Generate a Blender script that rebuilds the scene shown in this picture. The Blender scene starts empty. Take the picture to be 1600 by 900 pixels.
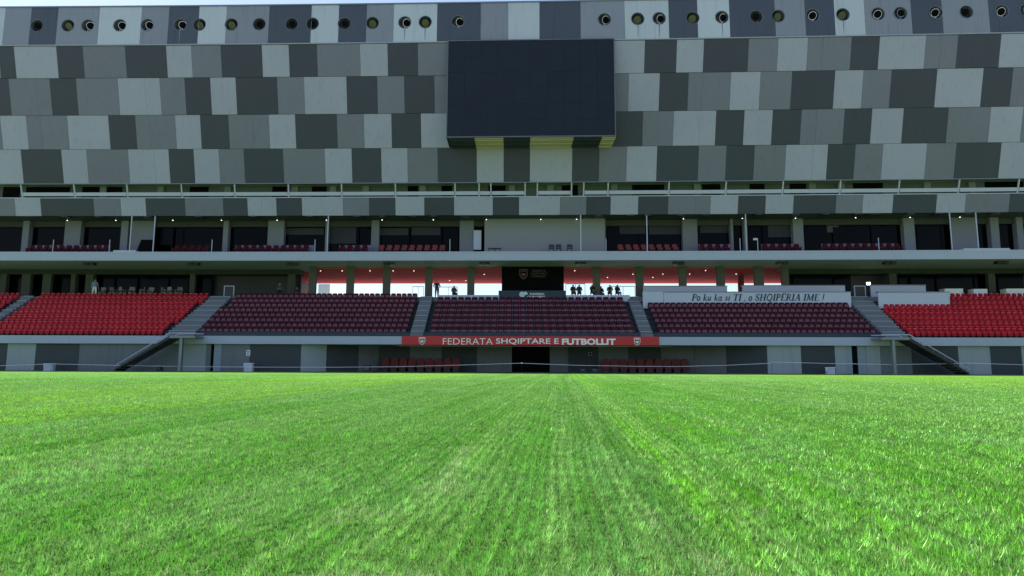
import bpy, bmesh, math, random
import numpy as np
from mathutils import Vector, Matrix
from mathutils.geometry import delaunay_2d_cdt
random.seed(7); RNG = np.random.default_rng(7)
S = bpy.context.scene
COL = S.collection

# ------------------------------------------------------------------ camera
HC = 0.65
PITCH = math.atan(120 / 1000.0); ROLL = 0.0039
cp, sp = math.cos(PITCH), math.sin(PITCH)
FWD = Vector((0, cp, sp)); U0 = Vector((0, -sp, cp)); R0 = Vector((1, 0, 0))
RIGHT = R0 * math.cos(ROLL) + U0 * math.sin(ROLL)
UP = U0 * math.cos(ROLL) - R0 * math.sin(ROLL)
FOC = 1000.0
CAM = Vector((0, 0, HC))
cam_d = bpy.data.cameras.new("camera"); cam_o = bpy.data.objects.new("camera", cam_d); COL.objects.link(cam_o)
cam_d.sensor_width = 36; cam_d.lens = 36 * FOC / 1600; cam_d.clip_start = 0.05; cam_d.clip_end = 5000
M4 = Matrix((RIGHT, UP, -FWD)).transposed().to_4x4(); M4.translation = CAM
cam_o.matrix_world = M4
S.camera = cam_o

# ------------------------------------------------------------------ sky, sun, exposure
TO_SUN = Vector((-0.50, 0.20, 0.85)).normalized()
W = bpy.data.worlds.new("World"); S.world = W; W.use_nodes = True
wn = W.node_tree.nodes; wl = W.node_tree.links; wn.clear()
sky = wn.new("ShaderNodeTexSky"); sky.sky_type = 'NISHITA'; sky.sun_disc = False
sky.sun_elevation = math.asin(TO_SUN.z); sky.sun_rotation = math.atan2(TO_SUN.x, TO_SUN.y)
sky.air_density = 1.0; sky.dust_density = 1.5; sky.ozone_density = 1.0
bg = wn.new("ShaderNodeBackground"); bg.inputs[1].default_value = 0.11
wo = wn.new("ShaderNodeOutputWorld"); wl.new(sky.outputs[0], bg.inputs[0]); wl.new(bg.outputs[0], wo.inputs[0])
sun_d = bpy.data.lights.new("sun", 'SUN'); sun_d.energy = 5.0; sun_d.angle = math.radians(0.5); sun_d.color = (1, 0.96, 0.9)
sun_o = bpy.data.objects.new("sun", sun_d); COL.objects.link(sun_o)
sun_o.rotation_euler = (-TO_SUN).to_track_quat('-Z', 'Y').to_euler(); sun_o.location = (-30, 20, 60)
S.view_settings.view_transform = 'Standard'; S.view_settings.look = 'None'
S.view_settings.gamma = 1; S.view_settings.exposure = 1.05
S.view_settings.use_curve_mapping = False
S.cycles.max_bounces = 8; S.cycles.diffuse_bounces = 4

# ------------------------------------------------------------------ plan curve and pixel helpers
def YC(x):
    X = 18.5 * x - 50
    X = max(-1150, min(1050, X))
    return 54.0 / (1 + 3.5e-5 * X + 1.08e-8 * X * X)
K = 0.27; ZF = 17.1
def FD(z): return 4.0 - K * (z - ZF)          # depth of the forward-leaning facade plane
def proj(x, y, z):
    p = Vector((x, y, z)) - CAM
    w = p.dot(FWD)
    return 800 + FOC * p.dot(RIGHT) / w, 450 - FOC * p.dot(UP) / w
def XA(u, z, d):                                # x of the point at level z, depth d, that stands at picture column u
    a, b = -90.0, 90.0
    for _ in range(40):
        m = (a + b) / 2
        if proj(m, YC(m) + d, z)[0] < u: a = m
        else: b = m
    return (a + b) / 2
def ZA(u, v, d):                                # level z at picture point (u, v) on depth d (number or function of z)
    r = FWD + RIGHT * ((u - 800) / FOC) - UP * ((v - 450) / FOC)
    t = 55.0
    for _ in range(30):
        z = HC + r.z * t; x = r.x * t
        dd = d(z) if callable(d) else d
        t = (YC(x) + dd) / r.y
    return HC + r.z * t
XL, XR = -60.0, 55.0

# ------------------------------------------------------------------ materials
def mat(name, col, rough=0.6, metal=0.0, var=0.10, scale=0.6, fine=0.04, bump=0.0, spec=0.5, rand=0.0, stain=0.0):
    m = bpy.data.materials.new(name); m.use_nodes = True
    nt = m.node_tree; n = nt.nodes; l = nt.links
    b = n["Principled BSDF"]; b.inputs["Roughness"].default_value = rough; b.inputs["Metallic"].default_value = metal
    b.inputs["Specular IOR Level"].default_value = spec
    tc = n.new("ShaderNodeTexCoord")
    a = n.new("ShaderNodeTexNoise"); a.inputs["Scale"].default_value = scale; a.inputs["Detail"].default_value = 5
    f = n.new("ShaderNodeTexNoise"); f.inputs["Scale"].default_value = 28; f.inputs["Detail"].default_value = 3
    l.new(tc.outputs["Object"], a.inputs["Vector"]); l.new(tc.outputs["Object"], f.inputs["Vector"])
    def math_(op, x, y):
        q = n.new("ShaderNodeMath"); q.operation = op
        for i, t in ((0, x), (1, y)):
            if isinstance(t, (int, float)): q.inputs[i].default_value = t
            else: l.new(t, q.inputs[i])
        return q.outputs[0]
    v = math_('ADD', math_('MULTIPLY', math_('SUBTRACT', a.outputs[0], 0.5), var * 2), 1.0)
    v = math_('ADD', v, math_('MULTIPLY', math_('SUBTRACT', f.outputs[0], 0.5), fine * 2))
    if rand:
        oi = n.new("ShaderNodeObjectInfo")
        v = math_('ADD', v, math_('MULTIPLY', math_('SUBTRACT', oi.outputs["Random"], 0.5), rand))
    if stain:
        mp = n.new("ShaderNodeMapping"); mp.inputs["Scale"].default_value = (5, 5, 0.25)
        l.new(tc.outputs["Object"], mp.inputs[0])
        g = n.new("ShaderNodeTexNoise"); g.inputs["Scale"].default_value = 1.0; g.inputs["Detail"].default_value = 4
        l.new(mp.outputs[0], g.inputs["Vector"])
        v = math_('MULTIPLY', v, math_('SUBTRACT', 1.0, math_('MULTIPLY', math_('MAXIMUM', math_('SUBTRACT', g.outputs[0], 0.55), 0.0), stain * 4)))
    mx = n.new("ShaderNodeVectorMath"); mx.operation = 'SCALE'; mx.inputs[0].default_value = col; l.new(v, mx.inputs["Scale"])
    l.new(mx.outputs[0], b.inputs["Base Color"])
    if bump:
        bp = n.new("ShaderNodeBump"); bp.inputs["Strength"].default_value = bump; bp.inputs["Distance"].default_value = 0.02
        l.new(f.outputs[0], bp.inputs["Height"]); l.new(bp.outputs[0], b.inputs["Normal"])
    return m
def emis(name, col, st):
    m = bpy.data.materials.new(name); m.use_nodes = True
    b = m.node_tree.nodes["Principled BSDF"]; b.inputs["Base Color"].default_value = (*col, 1)
    b.inputs["Emission Color"].default_value = (*col, 1); b.inputs["Emission Strength"].default_value = st
    return m
P_D = mat("panel_dark", (0.028, 0.034, 0.052), 0.55, var=.10, fine=.05, rand=.10, stain=.25, scale=.35)
P_M = mat("panel_mid", (0.150, 0.150, 0.198), 0.55, var=.08, fine=.04, rand=.10, stain=.2, scale=.35)
P_L = mat("panel_light", (0.315, 0.312, 0.405), 0.55, var=.07, fine=.04, rand=.07, stain=.18, scale=.35)
S_D = mat("strip_dark", (0.048, 0.056, 0.080), 0.5, var=.08, rand=.1, stain=.25, scale=.35)  # strip tones lightened to imitate the extra sky light it catches
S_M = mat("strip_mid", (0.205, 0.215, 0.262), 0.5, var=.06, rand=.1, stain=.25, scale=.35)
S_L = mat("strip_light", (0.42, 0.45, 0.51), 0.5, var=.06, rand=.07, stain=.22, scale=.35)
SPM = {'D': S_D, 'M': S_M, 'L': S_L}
WPM = {'D': mat("wall_dark", (0.026, 0.032, 0.045), 0.6, var=.1, rand=.1, stain=.25), 'M': mat("wall_mid", (0.130, 0.140, 0.165), 0.6, var=.1, rand=.1, stain=.25), 'L': mat("wall_light", (0.285, 0.305, 0.34), 0.6, var=.08, rand=.07, stain=.25)}
WARM = mat("warm_soffit", (0.52, 0.40, 0.30), 0.6, var=.08)  # cream tint carries the yellowish bounce light under the screen
PM = {'D': P_D, 'M': P_M, 'L': P_L}
BACKING = mat("backing", (0.03, 0.034, 0.036), 0.8)
CONC = mat("concrete", (0.24, 0.25, 0.24), 0.85, var=.12, bump=.3, stain=.3)
CONC_L = mat("painted_concrete", (0.37, 0.385, 0.50), 0.7, var=.06, bump=.15, stain=.06)
CONC_D = mat("dark_concrete", (0.028, 0.034, 0.045), 0.85, var=.12, bump=.3)
NOSE = mat("step_nosing", (0.36, 0.37, 0.44), 0.8, var=.1)
STEPM = mat("step_concrete", (0.15, 0.155, 0.185), 0.85, var=.12, bump=.3, rand=.15)
WHITE = mat("white_board", (0.46, 0.47, 0.60), 0.5, var=.04, rand=.05)
WHITEB = mat("white_paint", (0.78, 0.78, 0.80), 0.4, var=.03)
METAL = mat("grey_metal", (0.19, 0.20, 0.235), 0.4, metal=.4, var=.05)
RAILW = mat("white_rail", (0.42, 0.42, 0.54), 0.35, var=.04)
SILVER = mat("silver", (0.55, 0.57, 0.6), 0.28, metal=.9, var=.08)
TUBE = mat("niche_tube", (0.20, 0.21, 0.26), 0.35, metal=.35, var=.1)
DMETAL = mat("dark_metal", (0.02, 0.022, 0.025), 0.4, metal=.3)
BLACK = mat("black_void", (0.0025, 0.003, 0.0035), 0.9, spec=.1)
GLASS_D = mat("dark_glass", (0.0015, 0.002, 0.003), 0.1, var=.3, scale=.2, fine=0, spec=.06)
GLASS_G = mat("green_dark_glass", (0.010, 0.020, 0.012), 0.1, var=.4, scale=.3, fine=0, spec=.3)
SCREEN = mat("led_screen", (0.005, 0.010, 0.022), 0.6, spec=.3, rand=.12, var=.08, scale=.3, fine=.15)
GPIL = mat("gallery_pillar", (0.16, 0.20, 0.15), 0.8)
PILLAR2 = mat("balcony_pillar", (0.17, 0.172, 0.195), 0.8, var=.1, bump=.2, rand=.2)
PILLAR = mat("pillar_plaster", (0.105, 0.100, 0.088), 0.8, var=.1, bump=.2, rand=.15)
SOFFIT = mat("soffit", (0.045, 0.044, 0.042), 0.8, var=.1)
REDC = mat("red_ceiling", (0.78, 0.13, 0.14), 0.9, var=.12, scale=.3, spec=.05)
REDB = mat("red_banner", (0.50, 0.030, 0.035), 0.7, var=.06, scale=1.2)
RED = mat("red_plastic", (0.68, 0.016, 0.028), 0.5, var=.08, rand=.2, spec=.2)
REDL = mat("lip_highlight_red", (0.80, 0.085, 0.10), 0.5, var=.1, rand=.2, spec=.3)  # pale lip colour imitates the sky highlight along seat tops
REDD = mat("shaded_red_plastic", (0.38, 0.006, 0.014), 0.5, var=.08, rand=.2, spec=.15)  # darker copy of the seat red, paints the shade between rows
DRED = mat("burgundy_fabric", (0.062, 0.008, 0.022), 0.8, var=.15, rand=.25, spec=.15)
PINK = mat("faded_burgundy", (0.14, 0.050, 0.075), 0.7, var=.15, rand=.35)
BOXDARK = mat("box_dark_red", (0.065, 0.003, 0.010), 0.7, rand=.2, spec=.1)
BOXRED = mat("box_red", (0.17, 0.005, 0.013), 0.6, var=.1, rand=.2)
NAVY = mat("navy", (0.018, 0.03, 0.05), 0.6)
BLUEDOOR = mat("blue_grey_door", (0.22, 0.26, 0.34), 0.45, var=.05)
INK = mat("navy_ink", (0.01, 0.02, 0.06), 0.5)
WINK = mat("white_ink", (0.80, 0.78, 0.78), 0.5, var=.03)
GINK = mat("gold_ink", (0.075, 0.08, 0.055), 0.5)
RINK = mat("dark_red_ink", (0.22, 0.03, 0.03), 0.5)
LAMP = emis("lamp_glow", (1, 0.9, 0.75), 2.2)
LENS = mat("flood_lens", (0.085, 0.080, 0.040), 0.25, var=.2, scale=4)
SKIN = mat("skin", (0.35, 0.2, 0.14), 0.6); HAIR = mat("hair", (0.015, 0.012, 0.01), 0.7)
CL_BLACK = mat("black_cloth", (0.012, 0.013, 0.016), 0.9); CL_BLUE = mat("pale_blue_cloth", (0.22, 0.29, 0.42), 0.9)
CL_WHITE = mat("white_cloth", (0.75, 0.75, 0.8), 0.9); CL_GREY = mat("grey_cloth", (0.06, 0.065, 0.08), 0.9)

# ------------------------------------------------------------------ mesh builder
class MB:
    def __init__(s): s.v = []; s.f = []; s.m = []
    def add(s, vs, fs, mi=0):
        o = len(s.v); s.v += [tuple(p) for p in vs]; s.f += [tuple(i + o for i in f) for f in fs]; s.m += [mi] * len(fs); return s
    def sweep(s, x0, x1, prof, n=1, mi=0, curve=True):
        k = len(prof); vs = []; fs = []
        for i in range(n + 1):
            x = x0 + (x1 - x0) * i / n; y = YC(x) if curve else 0
            vs += [(x, y + d, z) for d, z in prof]
        for i in range(n):
            for j in range(k):
                a = i * k + j; b = i * k + (j + 1) % k
                fs.append((a, b, b + k, a + k))
        fs.append(tuple(range(k))[::-1]); fs.append(tuple(n * k + j for j in range(k)))
        return s.add(vs, fs, mi)
    def cb(s, x0, x1, d0, d1, z0, z1, n=1, mi=0):
        return s.sweep(x0, x1, [(d0, z0), (d0, z1), (d1, z1), (d1, z0)], n, mi)
    def box(s, x0, x1, y0, y1, z0, z1, mi=0):
        return s.sweep(x0, x1, [(y0, z0), (y0, z1), (y1, z1), (y1, z0)], 1, mi, False)
    def tube(s, p, q, r, n=8, mi=0, r2=None, cap=True):
        p = Vector(p); q = Vector(q); a = (q - p).normalized(); r2 = r if r2 is None else r2
        e = a.orthogonal().normalized(); g = a.cross(e); vs = []
        for c, rr in ((p, r), (q, r2)):
            vs += [c + (e * math.cos(2 * math.pi * i / n) + g * math.sin(2 * math.pi * i / n)) * rr for i in range(n)]
        fs = [(i, (i + 1) % n, n + (i + 1) % n, n + i) for i in range(n)]
        if cap: fs += [tuple(range(n))[::-1], tuple(range(n, 2 * n))]
        return s.add(vs, fs, mi)
    def poly(s, pts, y0, y1, mi=0):            # prism of a polygon in x,z
        k = len(pts)
        vs = [(x, y0, z) for x, z in pts] + [(x, y1, z) for x, z in pts]
        fs = [tuple(range(k)), tuple(range(k, 2 * k))[::-1]] + [(i, k + i, k + (i + 1) % k, (i + 1) % k) for i in range(k)]
        return s.add(vs, fs, mi)
    def mesh(s, name, mats, base=(0, 0, 0), recalc=True):
        me = bpy.data.meshes.new(name)
        b = base
        me.from_pydata([(x - b[0], y - b[1], z - b[2]) for x, y, z in s.v], [], s.f)
        for m in (mats if isinstance(mats, (list, tuple)) else [mats]): me.materials.append(m)
        if any(s.m): me.polygons.foreach_set("material_index", s.m)
        if recalc:
            bm = bmesh.new(); bm.from_mesh(me); bmesh.ops.recalc_face_normals(bm, faces=bm.faces); bm.to_mesh(me); bm.free()
        me.update(); return me
BASE = {}
def props(o, label=None, cat=None, group=None, kind=None):
    if label: o["label"] = label
    if cat: o["category"] = cat
    if group: o["group"] = group
    if kind: o["kind"] = kind
    return o
def empty(name, loc, label, cat, group=None):
    o = bpy.data.objects.new(name, None); COL.objects.link(o); o.location = loc; o.empty_display_size = .3
    BASE[o.name] = Vector(loc); return props(o, label, cat, group)
def part(name, mb, mats, parent, label=None, kind=None):
    base = BASE[parent.name]
    o = bpy.data.objects.new(name, mb.mesh(name, mats, base) if isinstance(mb, MB) else mb); COL.objects.link(o)
    o.parent = parent; BASE[o.name] = base
    return props(o, label, None, None, kind)
def top(name, mb, mats, loc, label=None, cat=None, group=None, kind=None):
    o = bpy.data.objects.new(name, mb.mesh(name, mats, loc) if isinstance(mb, MB) else mb); COL.objects.link(o); o.location = loc
    BASE[o.name] = Vector(loc); return props(o, label, cat, group, kind)
def pc(x, d, z): return Vector((x, YC(x) + d, z))

# ------------------------------------------------------------------ ground and pitch
g = MB(); g.box(-1500, 1500, -1500, 3000, -1.0, -0.03)
top("ground", g, mat("plaza_ground", (0.30, 0.29, 0.27), 0.9, var=.15, scale=.1, bump=.3), (0, 0, 0), kind='structure')

def turf_material(blade):
    m = bpy.data.materials.new("turf_blades" if blade else "turf"); m.use_nodes = True
    nt = m.node_tree; n = nt.nodes; l = nt.links; b = n["Principled BSDF"]
    geo = n.new("ShaderNodeNewGeometry")
    rot = n.new("ShaderNodeMapping"); rot.inputs["Rotation"].default_value = (0, 0, math.atan(0.078))
    l.new(geo.outputs["Position"], rot.inputs[0]); P = rot.outputs[0]
    def noise(sx, sy, det=3, off=0.0, rough=.5):
        mp = n.new("ShaderNodeMapping"); mp.inputs["Scale"].default_value = (sx, sy, 0.0); mp.inputs["Location"].default_value = (off, off * 1.7, off * .3)
        l.new(P, mp.inputs[0]); t = n.new("ShaderNodeTexNoise"); t.inputs["Scale"].default_value = 1; t.inputs["Detail"].default_value = det
        t.inputs["Roughness"].default_value = rough
        l.new(mp.outputs[0], t.inputs["Vector"]); return t.outputs[0]
    def mr(v, a, b_, c, d):
        q = n.new("ShaderNodeMapRange"); l.new(v, q.inputs[0])
        for i, t in enumerate((a, b_, c, d)): q.inputs[i + 1].default_value = t
        return q.outputs[0]
    def mix(f, a, b_, mode='MIX'):
        q = n.new("ShaderNodeMix"); q.data_type = 'RGBA'; q.blend_type = mode
        if isinstance(f, (int, float)): q.inputs[0].default_value = f
        else: l.new(f, q.inputs[0])
        for i, t in ((6, a), (7, b_)):
            if isinstance(t, tuple): q.inputs[i].default_value = (*t, 1)
            else: l.new(t, q.inputs[i])
        return q.outputs[2]
    sep = n.new("ShaderNodeSeparateXYZ"); l.new(P, sep.inputs[0])
    # edges of the mowing lanes wobble a little
    ed = n.new("ShaderNodeMath"); ed.operation = 'ADD'; l.new(sep.outputs[0], ed.inputs[0]); l.new(mr(noise(2, 2, 2, 9), 0, 1, -.07, .07), ed.inputs[1])
    cr = n.new("ShaderNodeValToRGB"); cr.color_ramp.interpolation = 'LINEAR'
    c01 = n.new("ShaderNodeMapRange"); l.new(ed.outputs[0], c01.inputs[0])
    c01.inputs[1].default_value = -20; c01.inputs[2].default_value = 20
    l.new(c01.outputs[0], cr.inputs[0])
    LANE_A = (0.125, 0.285, 0.010); LANE_B = (0.066, 0.200, 0.018); LANE_C = (0.074, 0.235, 0.010); LANE_D = (0.110, 0.262, 0.036)
    def pos(w): return (w + 20) / 40
    els = [(-13, LANE_C), (-12.6, LANE_A), (-6.0, LANE_A), (-5.4, LANE_B), (0.0, LANE_B), (0.50, (0.058, 0.160, 0.024)), (0.58, (0.088, 0.27, 0.004)), (1.0, (0.084, 0.255, 0.006)), (1.5, LANE_C), (3.0, (0.080, 0.228, 0.016)), (6.2, (0.088, 0.225, 0.026)), (7.4, LANE_D), (13.0, LANE_D), (13.5, LANE_A)]
    e = cr.color_ramp.elements
    e[0].position = pos(els[0][0]); e[0].color = (*els[0][1], 1); e[1].position = pos(els[-1][0]); e[1].color = (*els[-1][1], 1)
    for w, c in els[1:-1]:
        q = e.new(pos(w)); q.color = (*c, 1)
    colr = cr.outputs[0]
    # tyre and mower streaks along the lanes, pale worn patches
    st = noise(1.5, .03, 3, 3); colr = mix(mr(st, .47, .62, 0, .40), colr, (0.165, 0.28, 0.075))
    fs = noise(9, .07, 2, 5); colr = mix(mr(fs, .46, .62, 0, .58), colr, (0.16, 0.29, 0.07))
    fd = noise(13, .06, 2, 15); colr = mix(mr(fd, .47, .64, 0, .55), colr, (0.040, 0.140, 0.014))
    pa = noise(.9, .35, 4, 21, .6); colr = mix(mr(pa, .50, .70, 0, .42), colr, (0.165, 0.30, 0.105))
    pb = noise(2.6, 1.6, 4, 31, .65); colr = mix(mr(pb, .62, .80, 0, .4), colr, (0.22, 0.28, 0.11))
    dk = noise(.7, .5, 3, 41); colr = mix(mr(dk, .50, .72, 0, .22), colr, (0.045, 0.155, 0.014))
    sp_ = noise(34, 26, 3, 51, .7)
    if blade:
        at = n.new("ShaderNodeAttribute"); at.attribute_name = "tone"
        hue = n.new("ShaderNodeSeparateXYZ"); l.new(at.outputs["Color"], hue.inputs[0])
        k = mr(hue.outputs[0], .12, .90, .50, 3.0)
        sc = n.new("ShaderNodeVectorMath"); sc.operation = 'SCALE'; l.new(colr, sc.inputs[0]); l.new(k, sc.inputs["Scale"])
        colr = mix(mr(hue.outputs[1], .80, 1.0, 0, .85), sc.outputs[0], (0.42, 0.50, 0.24))
        l.new(colr, b.inputs["Base Color"]); b.inputs["Roughness"].default_value = .42
        b.inputs["Specular IOR Level"].default_value = .5
        tr = n.new("ShaderNodeBsdfTranslucent"); l.new(colr, tr.inputs[0])
        ms = n.new("ShaderNodeMixShader"); ms.inputs[0].default_value = .35
        l.new(b.outputs[0], ms.inputs[1]); l.new(tr.outputs[0], ms.inputs[2])
        l.new(ms.outputs[0], n["Material Output"].inputs[0])
    else:
        k = mr(sp_, .3, .72, .50, 1.20)
        sc = n.new("ShaderNodeVectorMath"); sc.operation = 'SCALE'; l.new(colr, sc.inputs[0]); l.new(k, sc.inputs["Scale"])
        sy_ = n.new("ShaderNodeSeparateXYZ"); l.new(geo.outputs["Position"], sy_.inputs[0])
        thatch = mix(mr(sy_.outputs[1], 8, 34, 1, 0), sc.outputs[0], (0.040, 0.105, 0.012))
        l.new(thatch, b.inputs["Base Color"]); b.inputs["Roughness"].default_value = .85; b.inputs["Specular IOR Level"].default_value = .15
        bp = n.new("ShaderNodeBump"); bp.inputs["Strength"].default_value = .8; bp.inputs["Distance"].default_value = .02
        l.new(sp_, bp.inputs["Height"]); l.new(bp.outputs[0], b.inputs["Normal"])
    return m
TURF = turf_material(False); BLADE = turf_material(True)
g = MB(); n_ = 30
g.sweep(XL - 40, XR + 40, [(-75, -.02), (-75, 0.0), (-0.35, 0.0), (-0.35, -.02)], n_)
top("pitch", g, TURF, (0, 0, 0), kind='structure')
g = MB(); g.sweep(XL, XR, [(-0.345, -.02), (-0.345, 0.012), (3.6, .012), (3.6, -.02)], 12)
top("apron_path", g, CONC_D, (0, 0, 0), kind='structure')

def blades():
    VS = []; TN = []
    bands = [(1.5, 2.6, 12500, .0054, .023), (2.6, 4.0, 8000, .0062, .023), (4.0, 6.5, 4300, .0075, .023), (6.5, 10.5, 2000, .0085, .024), (10.5, 17.0, 800, .0098, .026), (17.0, 27.0, 300, .015, .026), (27.0, 40.0, 90, .020, .020)]
    for y0, y1, dens, w, h in bands:
        wid0 = .84 * y0 + .7; wid1 = .84 * y1 + .7
        n = int((wid0 + wid1) * (y1 - y0) * dens)
        y = y0 + (y1 - y0) * RNG.random(n); x = (RNG.random(n) * 2 - 1) * (.84 * y + .7)
        # tufting: pull blades towards little clump centres
        cs = .028 * (1 + y / 9); ix = np.round(x / cs + 7 * np.sin(y * 3.1)); iy = np.round(y / cs + 5 * np.sin(x * 2.3))
        hsh = np.sin(ix * 127.1 + iy * 311.7) * 43758.5453; hsh -= np.floor(hsh)
        h2 = np.sin(ix * 269.5 + iy * 183.3) * 43758.5453; h2 -= np.floor(h2)
        cx = x + (hsh - .5) * cs * 1.5; cy = y + (h2 - .5) * cs * 1.5
        x += (cx - x) * .35; y += (cy - y) * .35
        w_ = (x - .078 * y); rowm = .5 + .5 * np.cos(2 * math.pi * (w_ + .012 * np.sin(y * 1.7 + w_ * 3)) / .062)
        hh = h * (.80 + .35 * rowm) * (.45 + .8 * RNG.random(n)) * (.7 + .6 * hsh)
        lx = RNG.normal(0, .42, n); ly = RNG.normal(0.0, .42, n) + np.where((x - .078 * y > .55), .02, -.10)
        ang = RNG.random(n) * math.pi; wx = np.cos(ang) * w / 2; wy = np.sin(ang) * w / 2
        tx = x + lx * hh * .8; ty = y + ly * hh * .8
        v = np.empty((n, 3, 3))
        v[:, 0] = np.stack([x - wx, y - wy, np.full(n, -.002)], 1); v[:, 1] = np.stack([x + wx, y + wy, np.full(n, -.002)], 1)
        v[:, 2] = np.stack([tx, ty, hh], 1)
        VS.append(v.reshape(-1, 3)); straw_glint = RNG.random(n) * .86 + .24 * (h2 > .87)  # pale clumps imitate highlights on blades; straw patches are added below
        for px_, py_, rx_, ry_, am in ((-.65, 2.85, .16, .17, .30), (-.36, 3.45, .13, .20, .26), (-.36, 4.5, .05, .9, .30), (.68, 2.2, .07, .22, .34), (.31, 2.04, .18, .10, .22), (-.38, 2.03, .20, .09, .30), (.60, 2.75, .05, .4, .22), (-1.5, 3.2, .35, .3, .10), (-2.6, 4.6, .6, .8, .10), (1.1, 3.0, .10, .08, .12)):
            straw_glint += 1.7 * am * np.exp(-((x - px_) / rx_) ** 2 - ((y - py_) / ry_) ** 2)
        t = np.stack([np.clip(.50 * hsh ** 1.3 + .24 * RNG.random(n) + .28 * rowm, 0, 1), np.clip(straw_glint, 0, 1), RNG.random(n), np.ones(n)], 1)
        TN.append(np.repeat(t, 3, 0))
    V = np.concatenate(VS).astype(np.float32); T = np.concatenate(TN).astype(np.float32); nv = len(V)
    me = bpy.data.meshes.new("grass"); me.vertices.add(nv); me.vertices.foreach_set("co", V.ravel())
    me.loops.add(nv); me.loops.foreach_set("vertex_index", np.arange(nv, dtype=np.int32))
    me.polygons.add(nv // 3); me.polygons.foreach_set("loop_start", np.arange(0, nv, 3, dtype=np.int32))
    a = me.color_attributes.new("tone", 'FLOAT_COLOR', 'POINT'); a.data.foreach_set("color", T.ravel())
    me.materials.append(BLADE); me.update(); print("blades", nv // 3)
    return me
top("grass", blades(), None, (0, 0, 0), "short mown green turf covering the near half of the pitch", "grass", kind='stuff')

# ------------------------------------------------------------------ the stand
stand = empty("stadium_stand", (0, YC(0), 0), "tall grey stadium stand clad in checkered panels above red seating", "stand")
zs = {k: ZA(650, v, FD) for k, v in dict(r0=65.5, r1=118.5, r2=177.3, r3=231.2, r4=285.6, b0=308.2, b1=336.6).items()}
zt = ZA(650, 6.0, lambda z: FD(zs['r0']))
ZR0 = zs['r0']
DS = FD(ZR0)                                       # depth of the upright strip at the top
fac = MB()
fac.sweep(XL, XR, [(FD(zs['r4']) + .13, zs['r4']), (FD(ZR0) + .13, ZR0 - .1), (FD(ZR0) + .6, ZR0 - .1), (FD(zs['r4']) + .6, zs['r4'])], 16)
facade = part("facade", fac, BACKING, stand)
ROWS = {
 1: (zs['r1'], ZR0 - .12, 97, [(-60,'M'),(0,'D'),(24,'L'),(90,'D'),(131,'M'),(197,'D'),(261,'L'),(300,'M'),(346,'D'),(410,'L'),(452,'D'),(496,'M'),(563,'L'),(606,'D'),(653,'M'),(720,'L'),(790,'D'),(860,'M'),(915,'L'),(1007,'D'),(1057,'L'),(1099,'D'),(1169,'M'),(1215,'L'),(1261,'M'),(1285,'M'),(1329,'D'),(1373,'L'),(1445,'M'),(1470,'M'),(1495,'D'),(1562,'L'),(1625,'M'),(1690,'D'),(1740,'')]),
 2: (zs['r2'], zs['r1'], 150, [(-70,'L'),(-20,'D'),(16,'M'),(58,'M'),(80,'D'),(121,'M'),(186,'L'),(228,'L'),(251,'M'),(290,'D'),(330,'L'),(369.5,'D'),(434,'M'),(476,'L'),(542,'D'),(590,'M'),(632,'D'),(679,'M'),(740,'D'),(800,'L'),(870,'D'),(920,'M'),(982,'L'),(1030,'D'),(1075,'M'),(1097,'M'),(1141,'L'),(1187,'M'),(1236,'D'),(1303,'L'),(1347,'M'),(1391,'D'),(1462,'L'),(1534,'D'),(1580,'M'),(1640,'L'),(1700,'D'),(1740,'')]),
 3: (zs['r3'], zs['r2'], 205, [(-65,'D'),(-20,'M'),(3,'L'),(43,'M'),(65,'M'),(107,'L'),(171,'D'),(213,'M'),(235,'M'),(275,'L'),(314,'D'),(358,'M'),(397,'M'),(421,'L'),(462,'D'),(527,'M'),(569,'L'),(612,'D'),(658,'L'),(725,'M'),(790,'D'),(850,'L'),(910,'D'),(1004,'M'),(1052,'L'),(1093,'L'),(1118,'D'),(1162,'L'),(1206,'D'),(1251,'M'),(1275,'M'),(1318,'D'),(1361,'L'),(1410,'D'),(1480,'M'),(1546,'L'),(1596,'M'),(1660,'D'),(1740,'')]),
 4: (zs['r4'], zs['r3'], 260, [(-60,'M'),(-30,'L'),(35,'D'),(98,'L'),(137,'M'),(202,'L'),(243,'L'),(265,'D'),(304,'L'),(343,'M'),(382,'D'),(443,'M'),(508,'L'),(550,'D'),(596,'L'),(637,'M'),(684,'D'),(745,'L'),(787,'D'),(828,'L'),(894,'D'),(936,'M'),(979,'L'),(1026,'D'),(1091,'M'),(1134,'D'),(1178,'M'),(1227,'L'),(1269,'L'),(1292,'D'),(1335,'M'),(1378,'L'),(1446,'M'),(1492,'D'),(1562,'L'),(1615,'M'),(1670,'D'),(1740,'')]),
 5: (zs['b1'], zs['b0'], 322, [(-60,'L'),(-10,'M'),(24,'L'),(64,'D'),(147,'M'),(189,'L'),(228,'D'),(289.5,'M'),(349,'D'),(387,'L'),(409,'L'),(432,'D'),(472,'L'),(536,'M'),(577,'D'),(618,'L'),(663,'D'),(709.5,'L'),(770,'D'),(811,'L'),(875,'M'),(916,'D'),(954,'L'),(997,'D'),(1044,'M'),(1087,'M'),(1110,'L'),(1153,'D'),(1196,'L'),(1239.5,'D'),(1306,'M'),(1348,'L'),(1395,'D'),(1463,'L'),(1508,'M'),(1577,'D'),(1640,'L'),(1700,'M'),(1740,'')]),
}
def extend(L):
    L = L[:-1]; lo = L[0][0]; hi = 1740; cyc = 'MDLMLD'; rr = random.Random(3)
    for k in range(4): lo -= rr.choice((42, 60, 66)); L.insert(0, (lo, cyc[(k + (L[0][1] == 'M')) % 6]))
    for k in range(4): L.append((hi, cyc[k])); hi += rr.choice((42, 60, 66))
    return L + [(hi, '')]
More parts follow.
